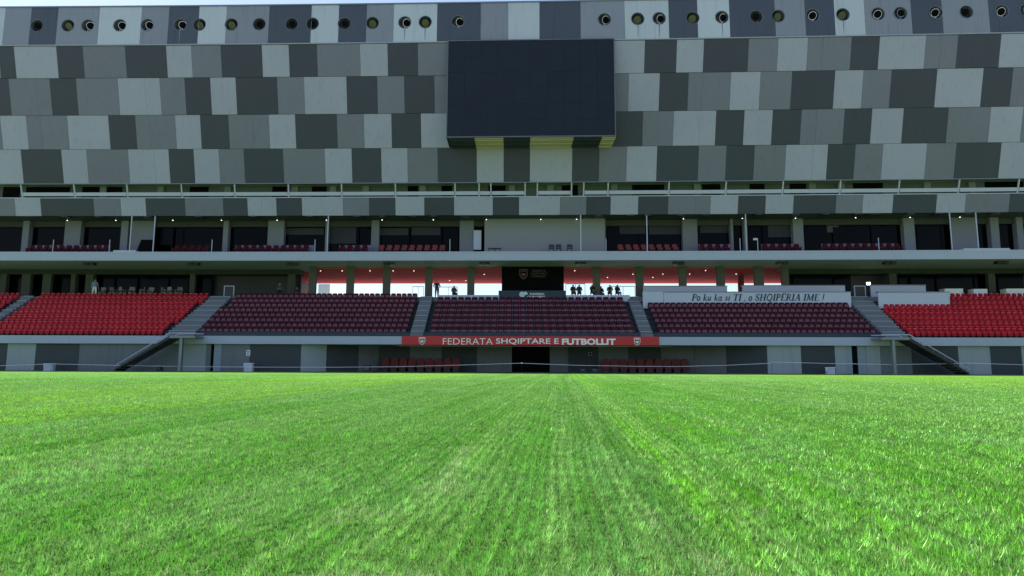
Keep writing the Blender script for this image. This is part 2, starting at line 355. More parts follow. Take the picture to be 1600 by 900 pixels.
for r, (z0, z1, v, L) in ROWS.items():
    L = extend(L)
    zm = (z0 + z1) / 2
    par = facade if r < 5 else None
    if r == 5:
        bb = MB(); bb.sweep(XL, XR, [(FD(z0) + .13, z0 + .01), (FD(z1) + .13, z1 - .01), (FD(z1) + .6, z1 - .01), (FD(z0) + .6, z0 + .01)], 16)
        par = part("parapet_band", bb, BACKING, stand)
    for (u, c), (u2, _) in zip(L[:-1], L[1:]):
        x0 = max(XL, XA(u, zm, FD(zm))) + .006; x1 = min(XR, XA(u2, zm, FD(zm))) - .006
        if x1 - x0 < .1: continue
        p = MB(); j = random.uniform(-.006, .006)
        p.sweep(x0, x1, [(FD(z0) - .045 + j, z0 + .008), (FD(z1) + j, z1 - .008), (FD(z1) + .12, z1 - .008), (FD(z0) + .12, z0 + .008)], 2)
        part("cladding_panel", p, PM[c], par)
# upright strip with round niches
strip = MB(); strip.cb(XL, XR, DS + .9, DS + 1.2, ZR0, zt - .1, 16)
strip_o = part("top_strip", strip, BACKING, stand)
L0 = [(-70,'D'),(-30,'L'),(6,'M'),(47,'D'),(89,'M'),(154,'L'),(220,'M'),(263,'D'),(310,'L'),(353,'M'),(420,'D'),(486,'L'),(529,'D'),(572.5,'M'),(615,'L'),(683,'D'),(751,'M'),(794,'L'),(843,'D'),(907,'M'),(976,'L'),(1045,'D'),(1090,'L'),(1140,'D'),(1211,'M'),(1258,'D'),(1304,'L'),(1351,'M'),(1424,'D'),(1472,'M'),(1545,'D'),(1615,'L'),(1680,'M'),(1740,'')]
CIR = [57.5,106,137,187,230,281.5,311.5,361.5,405,455.5,488,538,582,632.5,664.5,715.5,944.5,996.5,1030,1082.5,1128,1182,1216,1270,1317,1372,1407,1462,1510,1565.5,1604]
CV = [41.5,41,41,41,40,39.5,40,39.5,39,38.5,38.5,38.5,37,36,35,34,30.5,29.5,28.5,28,26.5,25,24,22,21,19.5,18.5,16.5,16.5,15,14]
KINDC = "dyhhhhyyddddyhyhhyhyhdyhyhshdhs"
cen = []
for u, v in zip(CIR, CV):
    z = ZA(u, v, DS); cen.append((XA(u, z, DS), z))
zmean = sum(z for _, z in cen) / len(cen)
cen = [(x, .35 * z + .65 * zmean) for x, z in cen]
RC = .60
zmid = (ZR0 + zt) / 2
for (u, c), (u2, _) in zip(extend(L0)[:-1], extend(L0)[1:]):
    x0 = max(XL, XA(u, zmid, DS)) + .006; x1 = min(XR, XA(u2, zmid, DS)) - .006
    if x1 - x0 < .1: continue
    pts = [Vector((x0, ZR0)), Vector((x1, ZR0)), Vector((x1, zt)), Vector((x0, zt))]; edges = [(0, 1), (1, 2), (2, 3), (3, 0)]
    near = [(a, b) for a, b in cen if x0 - RC < a < x1 + RC]
    for a, b in near:
        o = len(pts); N = 28
        pts += [Vector((a + RC * math.cos(2 * math.pi * i / N), b + RC * math.sin(2 * math.pi * i / N))) for i in range(N)]
        edges += [(o + i, o + (i + 1) % N) for i in range(N)]
    vo, eo, fo, *_r = delaunay_2d_cdt(pts, edges, [], 0, 1e-5)
    keep = []
    for f in fo:
        cx = sum(vo[i].x for i in f) / len(f); cz = sum(vo[i].y for i in f) / len(f)
        if not (x0 < cx < x1): continue
        if any((cx - a) ** 2 + (cz - b) ** 2 < (RC * .985) ** 2 for a, b in near): continue
        keep.append(tuple(f))
    p = MB()
    p.add([(q.x, YC(q.x) + DS, q.y) for q in vo], keep)
    p.add([(q.x, YC(q.x) + DS + .10, q.y) for q in vo], [f[::-1] for f in keep])
    for xa in (x0, x1): p.add([(xa, YC(xa) + DS, ZR0), (xa, YC(xa) + DS + .1, ZR0), (xa, YC(xa) + DS + .1, zt), (xa, YC(xa) + DS, zt)], [(0, 1, 2, 3)])
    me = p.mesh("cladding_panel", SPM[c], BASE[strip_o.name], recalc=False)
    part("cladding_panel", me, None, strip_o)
for i, ((a, b), k) in enumerate(zip(cen, KINDC)):
    t = MB(); y = YC(a) + DS; N = 24
    ring = lambda r, yy: [(a + r * math.cos(2 * math.pi * j / N), yy, b + r * math.sin(2 * math.pi * j / N)) for j in range(N)]
    vs = ring(RC + .0, y - .025) + ring(RC - .03, y - .025) + ring(RC - .03, y + .80) + ring(RC + .0, y + .12)
    fs = []
    for q in range(3 if False else 2):
        fs += [(q * N + j, q * N + (j + 1) % N, (q + 1) * N + (j + 1) % N, (q + 1) * N + j) for j in range(N)]
    fs += [(j, (j + 1) % N, 3 * N + (j + 1) % N, 3 * N + j) for j in range(N)]
    fs += [tuple(range(2 * N, 3 * N))]
    t.add(vs, fs)
    nich = part("round_niche", t.mesh("round_niche", TUBE, BASE[strip_o.name], recalc=False), None, strip_o)
    sp_l = MB()
    tilt = {'d': (0, -.25), 'y': (-.05, -.55), 'h': (.35, -.35), 's': (.15, -.1)}[k]
    if k == 'h' and a > 8: tilt = (-.10 if i % 2 else .3, -.35)
    c0 = Vector((a + (.07 if k in "hs" else 0), y + .42, b + .13)); ax = Vector((tilt[0], -1, tilt[1])).normalized()
    sp_l.tube(c0 - ax * .30, c0 + ax * .28, .31, 18, 0, r2=.36)
    sp_l.tube(c0 + ax * .285, c0 + ax * .30, .325, 18, 1)
    sp_l.tube((a, y + .25, b - RC + .06), (a, y + .5, b - .1), .035, 6, 0)
    sp_l.tube((a, y + .10, b - RC + .08), (a, y + .10, b - RC + .16), .06, 8, 0)
    part("spotlight", sp_l, [SILVER if k in 'hs' else DMETAL, LENS if k == 'y' else BLACK], strip_o)
DRIP = mat("drip_stain", (0.17, 0.165, 0.20), 0.8, var=.3, scale=3)
for i, (a, b) in enumerate(cen):
    if i in (5, 13, 14, 17, 18, 20, 24):
        q = MB(); y = YC(a) + DS; q.add([(a - .05, y - .003, b - RC - .02), (a + .05, y - .003, b - RC - .02), (a + .02, y - .003, ZR0 + .15), (a - .02, y - .003, ZR0 + .15)], [(0, 1, 2, 3)])
        part("drip_stain", q.mesh("drip_stain", DRIP, BASE[strip_o.name], recalc=False), None, strip_o)
cp_ = MB(); cp_.cb(XL, XR, DS - .06, DS + 1.4, zt - .02, zt + .10, 16); part("roof_coping", cp_, METAL, stand)
cp_ = MB(); cp_.cb(XL, XR, DS - .05, DS + .9, ZR0 - .09, ZR0 - .004, 16); part("ledge", cp_, P_L, stand)
body = MB()
body.cb(XL, XR, DS + 1.3, 20.3, zt - .8, zt - .2, 12)
body.cb(XL, XR, 20.3, 20.6, 10.87, zt - .2, 12)
body.cb(XL, XR, FD(zs['r4']) + .62, 20.3, zs['r4'] + .02, zs['r4'] + .4, 12)
body.cb(XL - .3, XL - .01, 6.7, 20.3, 7.2, zt - .3); body.cb(XR + .01, XR + .3, 6.7, 20.3, 7.2, zt - .3)
part("core_wall", body, CONC, stand)

# band floor (soffit under band) and slot
zb0, zb1, z4 = zs['b0'], zs['b1'], zs['r4']
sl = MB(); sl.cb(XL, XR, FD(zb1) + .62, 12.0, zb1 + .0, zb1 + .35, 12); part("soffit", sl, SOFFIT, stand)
sl = MB(); sl.cb(XL, XR, FD(zb0) + .62, 12.0, zb0 - .5, zb0 - .12, 12); part("gallery_floor", sl, CONC_D, stand)
sl = MB(); sl.cb(XL, XR, 5.05, 5.2, zb0 - .12, z4 + .02, 12); gallery = part("gallery_wall", sl, mat("gallery_plaster", (.075, .105, .075), .7, var=.2, scale=.4), stand)
for u0, u1 in ((4,30),(40,108),(128,190),(296,325),(425,447),(487,510),(637,653),(763,790),(878,892),(895,903),(988,1038),(1098,1126),(1172,1195),(1334,1380),(1540,1600),(1235,1260),(690,706)):
    q = MB(); q.cb(XA(u0, 16.6, 5.0), XA(u1, 16.6, 5.0), 4.98, 5.045, zb0 - .1, z4, 1); part("dark_doorway", q, BLACK, gallery)
for u in (160, 250, 355, 460, 520, 571, 660, 800, 860, 960, 1090, 1270, 1315, 1450, 1520):
    q = MB(); x = XA(u, 16.6, 4.8); q.cb(x - .30, x + .30, 4.8, 5.04, zb0 - .1, z4, 1); part("pillar", q, GPIL, gallery)
sl = MB(); sl.cb(XL, XR, FD(zb0) - .03, FD(zb0) + .4, zb0 - .02, zb0 + .05, 16); part("sill", sl, RAILW, stand)
sl = MB(); sl.cb(XL, XR, FD(z4) - .08, FD(z4) + .3, z4 - .06, z4 + .006, 16); part("ledge", sl, METAL, stand)
za, zc = ZA(650, 304.8, FD), ZA(650, 299.2, FD)
POSTS = [-42, 34, 116.5, 199, 284, 367, 451, 534, 618, 711, 748.5, 767, 820.5, 839.5, 893, 912, 950, 1045, 1134, 1223, 1312.5, 1404.5, 1498, 1591, 1680]
for u in POSTS:
    x = XA(u, 16.6, FD(16.6)); q = MB(); q.sweep(x - .055, x + .055, [(FD(zb0) + .0, zb0 + .05), (FD(z4), z4 - .06), (FD(z4) + .1, z4 - .06), (FD(zb0) + .1, zb0 + .05)])
    part("rail_post", q, RAILW, stand)
for u, u2 in zip(POSTS[:-1], POSTS[1:]):
    if (u, u2) in ((820.5, 839.5), (893, 912)) or u2 < 100: continue
    x0 = XA(u, 16.3, FD(16.3)) + .09; x1 = XA(u2, 16.3, FD(16.3)) - .09
    q = MB(); q.sweep(x0, x1, [(FD(za) + .03, za), (FD(zc) + .03, zc), (FD(zc) + .07, zc), (FD(za) + .07, za)], 2); part("rail_panel", q, RAILW, stand)

# screen
sx0, sx1 = XA(698.5, 24, 0.35), XA(961, 24, .35)
dsc = .35; zst = ZA(830, 62.5, dsc); zsb = ZA(830, 213.5, dsc)
vs_ = empty("video_screen", (0, YC(0) + dsc, zsb), "huge dark blank video screen hanging on the panelled upper facade", "screen")
q = MB(); q.sweep(sx0, sx1, [(dsc, zsb), (dsc, zst), (FD(zst) - .08, zst), (FD(zsb) - .08, zsb)]); part("housing", q, DMETAL, vs_)
NX, NZ = 10, 6; yb = lambda x: YC(x)
for i in range(NX):
    for j in range(NZ):
        a0 = sx0 + .06 + (sx1 - sx0 - .12) * i / NX; a1 = sx0 + .06 + (sx1 - sx0 - .12) * (i + 1) / NX
        b0 = zsb + .06 + (zst - zsb - .12) * j / NZ; b1 = zsb + .06 + (zst - zsb - .12) * (j + 1) / NZ
        q = MB(); jj = random.uniform(-.008, .008); q.cb(a0 + .006, a1 - .006, dsc - .05 + jj, dsc - .002, b0 + .003, b1 - .003); part("screen_module", q, SCREEN, vs_)
q = MB()
for a0, a1, b0, b1 in ((sx0 - .03, sx1 + .03, zst - .05, zst + .04), (sx0 - .03, sx1 + .03, zsb - .05, zsb + .05), (sx0 - .03, sx0 + .055, zsb + .052, zst - .052), (sx1 - .055, sx1 + .03, zsb + .052, zst - .052)):
    q.cb(a0, a1, dsc - .07, dsc + .05, b0, b1)
part("frame", q, mat("frame_metal", (.10, .105, .13), .4), vs_)
for u0, u1, c in ((704,743,'D'),(743,787,'L'),(787,828,'D'),(828,894,'L'),(894,937,'D'),(937,958,'L')):
    zz = zsb - .06; x0 = XA(u0, zz, 2) + .01; x1 = XA(u1, zz, 2) - .01
    q = MB(); q.cb(x0, x1, dsc + .15, FD(zsb) - .06, zsb - .10, zsb - .005)
    for k in range(3): q.cb(x0, x1, dsc + .5 + k * 1.0, dsc + .58 + k * 1.0, zsb - .16, zsb - .10)
    part("soffit_panel", q, WARM if c == "L" else P_D, vs_)

# balcony level
ZB = ZA(800, 393.2, 4.0); ZBB = ZA(800, 406.8, 4.0)
q = MB(); q.cb(XL, XR, 4.0, 20.3, ZBB, ZB, 16); balc = part("balcony_slab", q, CONC_L, stand)
q = MB(); q.cb(XL, XR, 3.97, 4.15, ZB - .07, ZB + .012, 16); part("drip_edge", q, RAILW, stand)
# dark glazing and pillars behind the boxes
def px_block(name, u0, u1, d0, d1, z0, z1, m, par, ud=None, n=1, label=None):
    zm = (z0 + z1) / 2; ud = d0 if ud is None else ud
    q = MB(); q.cb(XA(u0, zm, ud), XA(u1, zm, ud), d0, d1, z0, z1, n)
    return part(name, q, m, par, label)
ZT = zb1
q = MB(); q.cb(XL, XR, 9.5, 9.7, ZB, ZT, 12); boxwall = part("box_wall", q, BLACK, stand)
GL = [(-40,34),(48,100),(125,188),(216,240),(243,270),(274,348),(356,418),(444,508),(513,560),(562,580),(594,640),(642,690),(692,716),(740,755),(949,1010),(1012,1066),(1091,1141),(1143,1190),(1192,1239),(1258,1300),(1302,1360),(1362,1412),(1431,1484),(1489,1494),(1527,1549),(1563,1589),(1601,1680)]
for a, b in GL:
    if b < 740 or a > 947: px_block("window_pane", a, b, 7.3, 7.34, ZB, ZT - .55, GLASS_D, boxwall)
GREY_REFL = mat("grey_reflection", (.020, .023, .032), .7, var=.3, scale=.8); BL2 = mat("pale_reflection", (.055, .055, .06), .7)  # thin panels on the panes, coloured to imitate dim reflections in the glass
for a, b, v0, v1 in ((446,506,366,356),(594,638,367,356),(643,688,367,355),(968,1008,366,353),(1014,1064,367,353),(1094,1139,365,352),(1200,1236,372,352),(514,556,380,354)):
    px_block("pane_reflection", a, b, 7.26, 7.29, ZA(800, v0, 7.26), ZA(800, v1, 7.26), GREY_REFL, boxwall)
px_block("pane_reflection", 1292, 1301, 7.26, 7.29, ZA(800, 365, 7.26), ZA(800, 351, 7.26), BL2, boxwall); px_block("pane_reflection", 1301, 1310, 7.26, 7.29, ZA(800, 357, 7.26), ZA(800, 351, 7.26), BL2, boxwall)
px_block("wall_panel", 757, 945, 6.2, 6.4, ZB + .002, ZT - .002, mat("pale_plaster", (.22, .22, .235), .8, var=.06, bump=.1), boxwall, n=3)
px_block("wall_panel", 718, 740, 6.9, 7.1, ZB, ZT, PILLAR2, boxwall)
px_block("wall_panel", 205, 240, 6.7, 6.9, ZB, ZT, PILLAR2, boxwall)
px_block("wall_panel", 1488, 1526, 6.7, 6.9, ZB, ZT, PILLAR2, boxwall)
for a, b in ((-52,-40),(34,44),(100,125),(188,199),(348,356),(418,443),(508,512),(580,592),(1067,1090),(1142,1146),(1163,1168),(1240,1256),(1413,1430),(1549,1562),(1590,1600),(929,947),(1680,1700)):
    px_block("pillar", a, b, 6.7, 7.25, ZB, ZT, PILLAR2, boxwall)
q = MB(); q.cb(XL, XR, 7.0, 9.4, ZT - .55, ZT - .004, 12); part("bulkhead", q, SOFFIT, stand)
px_block("door_leaf", 740, 752, 6.75, 6.85, ZB + .7, ZB + 2.6, WHITE, boxwall)
for u in (204, 240.5, 907.5, 1486, 1527, 1166, 1011, 512):
    zz = ZB + 1.6; x = XA(u, zz, 4.7); q = MB(); q.tube(pc(x, 4.7, ZB), pc(x, 4.7, ZT), .055, 8); part("slim_column", q, RAILW, stand)
for u in (83,171,331,492,703,1156.5,1184,1373,947):
    x = XA(u, ZB + .6, 4.4); q = MB(); q.tube(pc(x, 4.4, ZB), pc(x, 4.4, ZB + 1.25), .035, 6); part("rail_post", q, RAILW, stand)
for u0, u1, hh in ((177,212,.16),(1506,1578,.16)):
    px_block("kerb_box", u0, u1, 4.05, 4.5, ZB + .013, ZB + .013 + hh, RAILW, stand)
# low pale walls behind the box seats
for u0, u1 in ((45,172),(368,417),(437,490),(530,580),(1092,1142),(1190,1240),(1284,1400)):
    px_block("low_wall", u0, u1, 5.75, 5.8, ZB, ZB + .96, mat("low_wall_glass", (.15, .12, .19), .4) if u0 == 45 else bpy.data.materials["low_wall_glass"], stand)
# ceiling discs and lamps under the band
for u in (103,156,232,312,397,485,559,598,646,678,728,935,985,1012,1063,1103,1185,1242,1290,1340,1365,1422,1465,1510,1555):
    zz = ZT - .03; x = XA(u, zz, 5.0); q = MB(); q.tube(pc(x, 5.1, ZT - .12), pc(x, 5.1, ZT - .001), .48, 16); part("ceiling_speaker", q, DMETAL, stand)
for u in (105,181,270,346,433,510,597,677,760,845,901,1068,1160,1243,1337,1422,1500):
    zz = ZT - .2; x = XA(u, zz, 5.9); q = MB(); q.tube(pc(x, 5.9, ZT - .14), pc(x, 5.9, ZT - .001), .07, 8, 1); q.tube(pc(x, 5.9, ZT - .16), pc(x, 5.9, ZT - .142), .05, 8, 0)
    part("downlight", q, [LAMP, METAL], stand)

# concourse level
T0, RI, TD = 3.0, .51, .8
ZC = T0 + RI * 8
def tz(i): return T0 + RI * i
def td(i): return .3 + TD * i
prof = [(-.30, ZA(800, 538.6, -.3)), (-.30, T0), (.3, T0)]
for i in range(8): prof += [(td(i + 1), tz(i)), (td(i + 1), tz(i + 1))]
ZSB = prof[0][1]
q = MB(); q.cb(XL, XR, -.30, 1.1, ZSB, T0, 16); front = part("front_beam", q, CONC_L, stand)
ter = MB()
for i in range(8):
    ter.cb(XL, XR, td(i) + (.8 if i == 0 else 0), td(i + 1), tz(i) - .55, tz(i) - .002 if i == 0 else tz(i), 14)
part("terrace", ter, CONC_D, stand)
q = MB(); q.cb(XL, XR, td(8), 20.3, ZC - .5, ZC, 12); part("concourse_floor", q, CONC, stand)
ZCC = ZBB
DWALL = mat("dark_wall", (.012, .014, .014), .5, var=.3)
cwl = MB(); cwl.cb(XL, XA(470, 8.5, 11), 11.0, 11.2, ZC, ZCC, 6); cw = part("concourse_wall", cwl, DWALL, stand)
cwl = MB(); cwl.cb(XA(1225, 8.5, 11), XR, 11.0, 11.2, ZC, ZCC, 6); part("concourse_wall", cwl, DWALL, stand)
q = MB(); xw0 = XA(484, 8.5, 8.5); xw1 = XA(1226, 8.5, 8.5)
MAUVE = mat("mauve_wall", (.12, .05, .055), .6)
xb0 = XA(484, 8.5, 20.3); xb1 = XA(1226, 8.5, 20.3)
q.cb(xb0 - .25, xb0, 11.25, 20.3, ZC, ZCC - .09, 1); part("side_wall", q, MAUVE, stand); q = MB(); q.cb(xb1, xb1 + .25, 11.25, 20.3, ZC, ZCC - .09, 1); part("side_wall", q, MAUVE, stand)
q = MB(); q.cb(xw0, xw1, 8.45, 11.3, ZCC - .08, ZCC - .01, 8); q.cb(xb0, xb1, 11.302, 20.3, ZCC - .08, ZCC - .01, 8); part("red_ceiling", q, REDC, stand)
for k in range(26):
    u = 500 + k * 28.5 + random.uniform(-8, 8); d = random.choice((10.0, 12.5, 15.0, 17.5)); x = XA(u, ZCC - .1, d)
    if not xw0 + .3 < x < xw1 - .3: continue
    q = MB(); q.tube(pc(x, d, ZCC - .10), pc(x, d, ZCC - .081), .05, 8); part("downlight", q, LAMP, stand)
# darker end of the red ceiling and a door-height pane at the far left of the opening
FR = bpy.data.materials.new("frosted"); FR.use_nodes = True; fb = FR.node_tree.nodes["Principled BSDF"]
fb.inputs["Base Color"].default_value = (.45, .5, .62, 1); fb.inputs["Roughness"].default_value = .4; fb.inputs["Alpha"].default_value = .45
px_block("translucent_screen", 497, 515, 14.0, 14.05, ZC, 9.25, FR, stand)
px_block("partition", 1154, 1163, 13.0, 13.2, ZC, ZCC - .1, mat("red_partition", (.25, .04, .05), .6), stand)
for a, b in ((482,493),(541,552),(598,609),(664,675),(730,741),(927,938),(994,1006),(1062,1073),(1121,1133),(1180,1194),(1223,1233),(784,790),(876,881)):
    px_block("pillar", a, b, 8.0, 8.42, ZC, ZCC, PILLAR, stand)
for a, b in ((0,9),(33,47),(66,79),(110,117),(133,145),(296,304),(449,460),(1390,1402),(1545,1556)):
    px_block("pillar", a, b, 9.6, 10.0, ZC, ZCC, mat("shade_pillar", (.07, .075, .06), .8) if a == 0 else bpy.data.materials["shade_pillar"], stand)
for a, b in ((10,32),(48,65),(81,108),(118,132),(150,178),(182,214),(219,262),(266,294),(306,330),(1240,1300),(1304,1330),(1406,1418),(1424,1460),(1464,1520),(1524,1543),(1560,1600)):
    px_block("window_pane", a, b, 10.4, 10.45, ZC, ZCC - .5, GLASS_D, cw)
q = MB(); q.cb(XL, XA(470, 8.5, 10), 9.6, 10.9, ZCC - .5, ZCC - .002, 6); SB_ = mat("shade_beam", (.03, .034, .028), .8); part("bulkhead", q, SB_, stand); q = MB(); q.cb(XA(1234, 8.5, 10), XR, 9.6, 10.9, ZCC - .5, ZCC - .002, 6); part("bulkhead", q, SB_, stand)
for u in (140, 457, 608, 757, 907, 1060, 1222, 1390, 1565, 303):
    zz = ZCC - .1; x = XA(u, zz, 5.2); q = MB(); q.cb(x - .5, x - .04, 5.0, 5.5, ZCC - .24, ZCC - .002); q.cb(x + .04, x + .5, 5.0, 5.5, ZCC - .24, ZCC - .002)
    part("ceiling_speaker", q, DMETAL, stand)
x = XA(1356.5, 8.7, 9.4); q = MB(); q.cb(x - .15, x + .15, 9.3, 9.45, ZA(1356, 445, 9.3), ZA(1356, 441, 9.3)); part("lamp", q, LAMP, stand)
# kerb behind the centre block
px_block("kerb", 684, 780, td(7) + .05, td(7) + .35, tz(7), tz(7) + .62, WHITE, stand); px_block("kerb", 885, 984, td(7) + .05, td(7) + .35, tz(7), tz(7) + .62, WHITE, stand)

# lower wall (centre set back) with painted panels and doors
def wd(x):
    u = proj(x, YC(x), 1.2)[0]
    if u < 470 or u > 1200: return 0
    if u < 590: return 3.9 * (u - 470) / 120
    if u > 1075: return 3.9 * (1200 - u) / 125
    return 3.9
WL = [(-60,'M'),(-20,'D'),(10.5,'L'),(55,'D'),(123,'M'),(192,'M'),(236,'M'),(278,'L'),(322,'M'),(329,'X'),(333.5,'B'),(345,'M'),(390,'D'),(470,'L'),(510,'D'),(560,'M'),(592,'D'),(640,'M'),(690,'D'),(745,'M'),(800,'X'),(859,'M'),(888,'D'),(935,'M'),(982,'D'),(1033,'M'),(1085,'M'),(1135,'D'),(1199,'L'),(1252,'D'),(1305,'L'),(1321,'B'),(1332,'X'),(1341,'B'),(1354,'L'),(1376,'M'),(1400,'M'),(1425,'D'),(1498,'L'),(1548,'D'),(1597,'L'),(1640,'D'),(1690,'M'),(1740,'')]
q = MB()
N = 60
for i in range(N):
    a = XL + (XR - XL) * i / N; b = XL + (XR - XL) * (i + 1) / N
    q.add([(a, YC(a) + wd(a) + .16, 0), (a, YC(a) + wd(a) + .16, ZSB), (b, YC(b) + wd(b) + .16, ZSB), (b, YC(b) + wd(b) + .16, 0),
           (a, YC(a) + wd(a) + .4, 0), (a, YC(a) + wd(a) + .4, ZSB), (b, YC(b) + wd(b) + .4, ZSB), (b, YC(b) + wd(b) + .4, 0)],
          [(0, 1, 2, 3), (7, 6, 5, 4), (0, 4, 5, 1), (1, 5, 6, 2), (2, 6, 7, 3), (3, 7, 4, 0)])
q.cb(XL, XR, 1.12, 5.0, ZSB + .03, ZSB + .3, 12)
basew = part("base_wall", q, BACKING, stand)
def xwall(u):
    x = XA(u, 1.2, 0)
    for _ in range(6): x = XA(u, 1.2, wd(x))
    return x
LOWM = {**WPM, 'X': BLACK, 'B': BLUEDOOR}
for (u, c), (u2, _) in zip(extend(WL)[:-1], extend(WL)[1:]):
    a = max(XL, xwall(u)) + .008; b = min(XR, xwall(u2)) - .008
    if b - a < .05: continue
    e = {'X': .11, 'B': .03}.get(c, 0)
    ya, yb_ = YC(a) + wd(a) + e, YC(b) + wd(b) + e; q = MB()
    za_, zb_ = .013, ZSB - .01
    q.add([(a, ya, za_), (a, ya, zb_), (b, yb_, zb_), (b, yb_, za_), (a, ya + .15 - e, za_), (a, ya + .15 - e, zb_), (b, yb_ + .15 - e, zb_), (b, yb_ + .15 - e, za_)],
          [(0, 1, 2, 3), (7, 6, 5, 4), (0, 4, 5, 1), (1, 5, 6, 2), (2, 6, 7, 3), (3, 7, 4, 0)])
    part({'X': "doorway", 'B': "door"}.get(c, "cladding_panel"), q, LOWM[c], basew)

# aisle steps
BL = []
def blk(name, uL, rL, uR, rR, rows, pitch, kind, uL7=None, uR7=None):
    xl0 = uL if rL is None else XA(uL, tz(0) + .8, td(0) + .6); xr0 = uR if rR is None else XA(uR, tz(0) + .8, td(0) + .6)
    xl7 = xl0 if uL7 is None else XA(uL7, tz(7) + .8, td(7) + .6); xr7 = xr0 if uR7 is None else XA(uR7, tz(7) + .8, td(7) + .6)
    BL.append(dict(name=name, a=(xl0, xl7), b=(xr0, xr7), rows=rows, pitch=pitch, kind=kind))
blk("outermost left block", XL + .2, None, -47.35, None, 8, .50, 'bright')
blk("left block", -46.15, None, 263, 0, 8, .50, 'bright', None, 328)
blk("block left of the banner", 311, 0, 640, 0, 8, .515, 'dark', 364, None)
blk("centre block above the banner", 665, 0, 997, 0, 7, .645, 'vip')
blk("block under the slogan board", 1021, 0, 1374, 0, 6, .515, 'dark')
blk("right block", 1413, 0, XR - .2, None, 8, .50, 'bright', 1357, None)
for bi in range(len(BL) - 1):
    A, B = BL[bi], BL[bi + 1]
    for i in range(16):
        t = i / 2 / 7; xa = A['b'][0] + (A['b'][1] - A['b'][0]) * min(1, t) + .12; xb = B['a'][0] + (B['a'][1] - B['a'][0]) * min(1, t) - .12
        q = MB(); z1 = T0 + RI * (i + 1) / 2; d0 = .3 + .4 * i
        q.cb(xa, xb, d0, d0 + .40, z1 - .27 , z1 + .004, 1)
        if i % 2: q.cb(xa + .01, xb - .01, d0 - .02, d0 + .10, z1 - .035, z1 + .008, 1, 1)
        part("step", q, [STEPM, NOSE], stand)

for B in BL:
    if B['kind'] != 'bright':
        q = MB(); q.cb(B['a'][0] - .05, B['b'][0] + .05, .42, .46, T0 + .002, T0 + .36, 4); part("toe_panel", q, NAVY, stand)
# ------------------------------------------------------------------ seats
def lean(m, i0, k, z0):
    m.v[i0:] = [(x, y + k * (z - z0), z) for x, y, z in m.v[i0:]]
def seat_bright():
    m = MB()
    # shell back with rounded top, recessed face, rolled lip, tipped-up pan, bracket
    w = .20
    m.poly([(-w, .30), (-w, .70), (-w + .035, .79), (-w + .09, .83), (w - .09, .83), (w - .035, .79), (w, .70), (w, .30)], 0.055, 0.085)
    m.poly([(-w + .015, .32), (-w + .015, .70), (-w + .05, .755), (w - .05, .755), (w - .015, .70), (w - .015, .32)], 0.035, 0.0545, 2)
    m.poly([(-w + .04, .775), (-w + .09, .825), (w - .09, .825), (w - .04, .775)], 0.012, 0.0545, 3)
    lean(m, 0, .30, .3); i0 = len(m.v)
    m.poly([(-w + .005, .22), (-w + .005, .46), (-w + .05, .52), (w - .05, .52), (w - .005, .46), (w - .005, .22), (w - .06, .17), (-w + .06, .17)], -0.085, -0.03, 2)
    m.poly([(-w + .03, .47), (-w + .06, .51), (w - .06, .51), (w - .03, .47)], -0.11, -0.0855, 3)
    lean(m, i0, .15, .2)
    m.box(-.05, .05, -.02, .16, .0, .30, 1)
    return m
def seat_dark():
    m = MB(); w = .232
    out = [(-w, .28), (-w, .72), (-w + .05, .83), (w - .05, .83), (w, .72), (w, .28)]
    m.poly(out, 0.06, 0.15)
    pan = [(-w + .02, .26), (-w + .02, .58), (-w + .06, .66), (w - .06, .66), (w - .02, .58), (w - .02, .26)]
    m.poly(pan, -0.12, -0.02)
    arc = [(-w + .035, .44), (-w + .045, .585), (-w + .085, .645), (w - .085, .645), (w - .045, .585), (w - .035, .44), (w - .07, .44), (w - .085, .56), (w - .12, .60), (-w + .12, .60), (-w + .085, .56), (-w + .07, .44)]
    m.poly([(-w + .05, .42), (-w + .05, .57), (-w + .09, .64), (w - .09, .64), (w - .05, .57), (w - .05, .42)], -0.135, -0.1205, 1)
    m.box(-w - .012, -w + .008, -.12, .10, .0, .50, 2); m.box(w - .008, w + .012, -.12, .10, .0, .50, 2)
    return m
def seat_vip():
    m = MB(); w = .275
    out = [(-w, .26), (-w, .74), (-w + .06, .90), (w - .06, .90), (w, .74), (w, .26)]
    m.poly(out, 0.05, 0.16)
    m.poly([(-w + .03, .26), (-w + .03, .56), (-w + .08, .64), (w - .08, .64), (w - .03, .56), (w - .03, .26)], -0.15, -0.03)
    m.poly([(-w + .065, .40), (-w + .07, .54), (-w + .12, .62), (w - .12, .62), (w - .07, .54), (w - .065, .40)], -0.166, -0.1505, 1)
    for s in (-1, 1):
        m.box(s * (w + .022) - .018, s * (w + .022) + .018, -.18, .12, .0, .56, 2)
        m.box(s * (w + .022) - .014, s * (w + .022) + .014, -.205, -.181, .515, .555, 3)
    return m
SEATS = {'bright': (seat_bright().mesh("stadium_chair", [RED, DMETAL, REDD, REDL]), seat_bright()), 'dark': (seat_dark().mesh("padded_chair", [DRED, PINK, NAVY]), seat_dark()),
         'vip': (seat_vip().mesh("armchair", [DRED, PINK, NAVY, WHITEB]), seat_vip())}
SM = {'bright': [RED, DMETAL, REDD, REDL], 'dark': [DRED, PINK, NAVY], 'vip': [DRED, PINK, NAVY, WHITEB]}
NM = {'bright': ("stadium_chair", "bright red tip-up seat", "seat", "bright red tip-up seats in the outer blocks"),
      'dark': ("padded_chair", "burgundy padded seat", "seat", "dark burgundy padded seats in the inner blocks"),
      'vip': ("armchair", "wide burgundy armchair", "seat", "wide burgundy armchairs in the centre block")}
ORD = ["front row", "second row", "third row", "fourth row", "fifth row", "sixth row", "seventh row", "top row"]
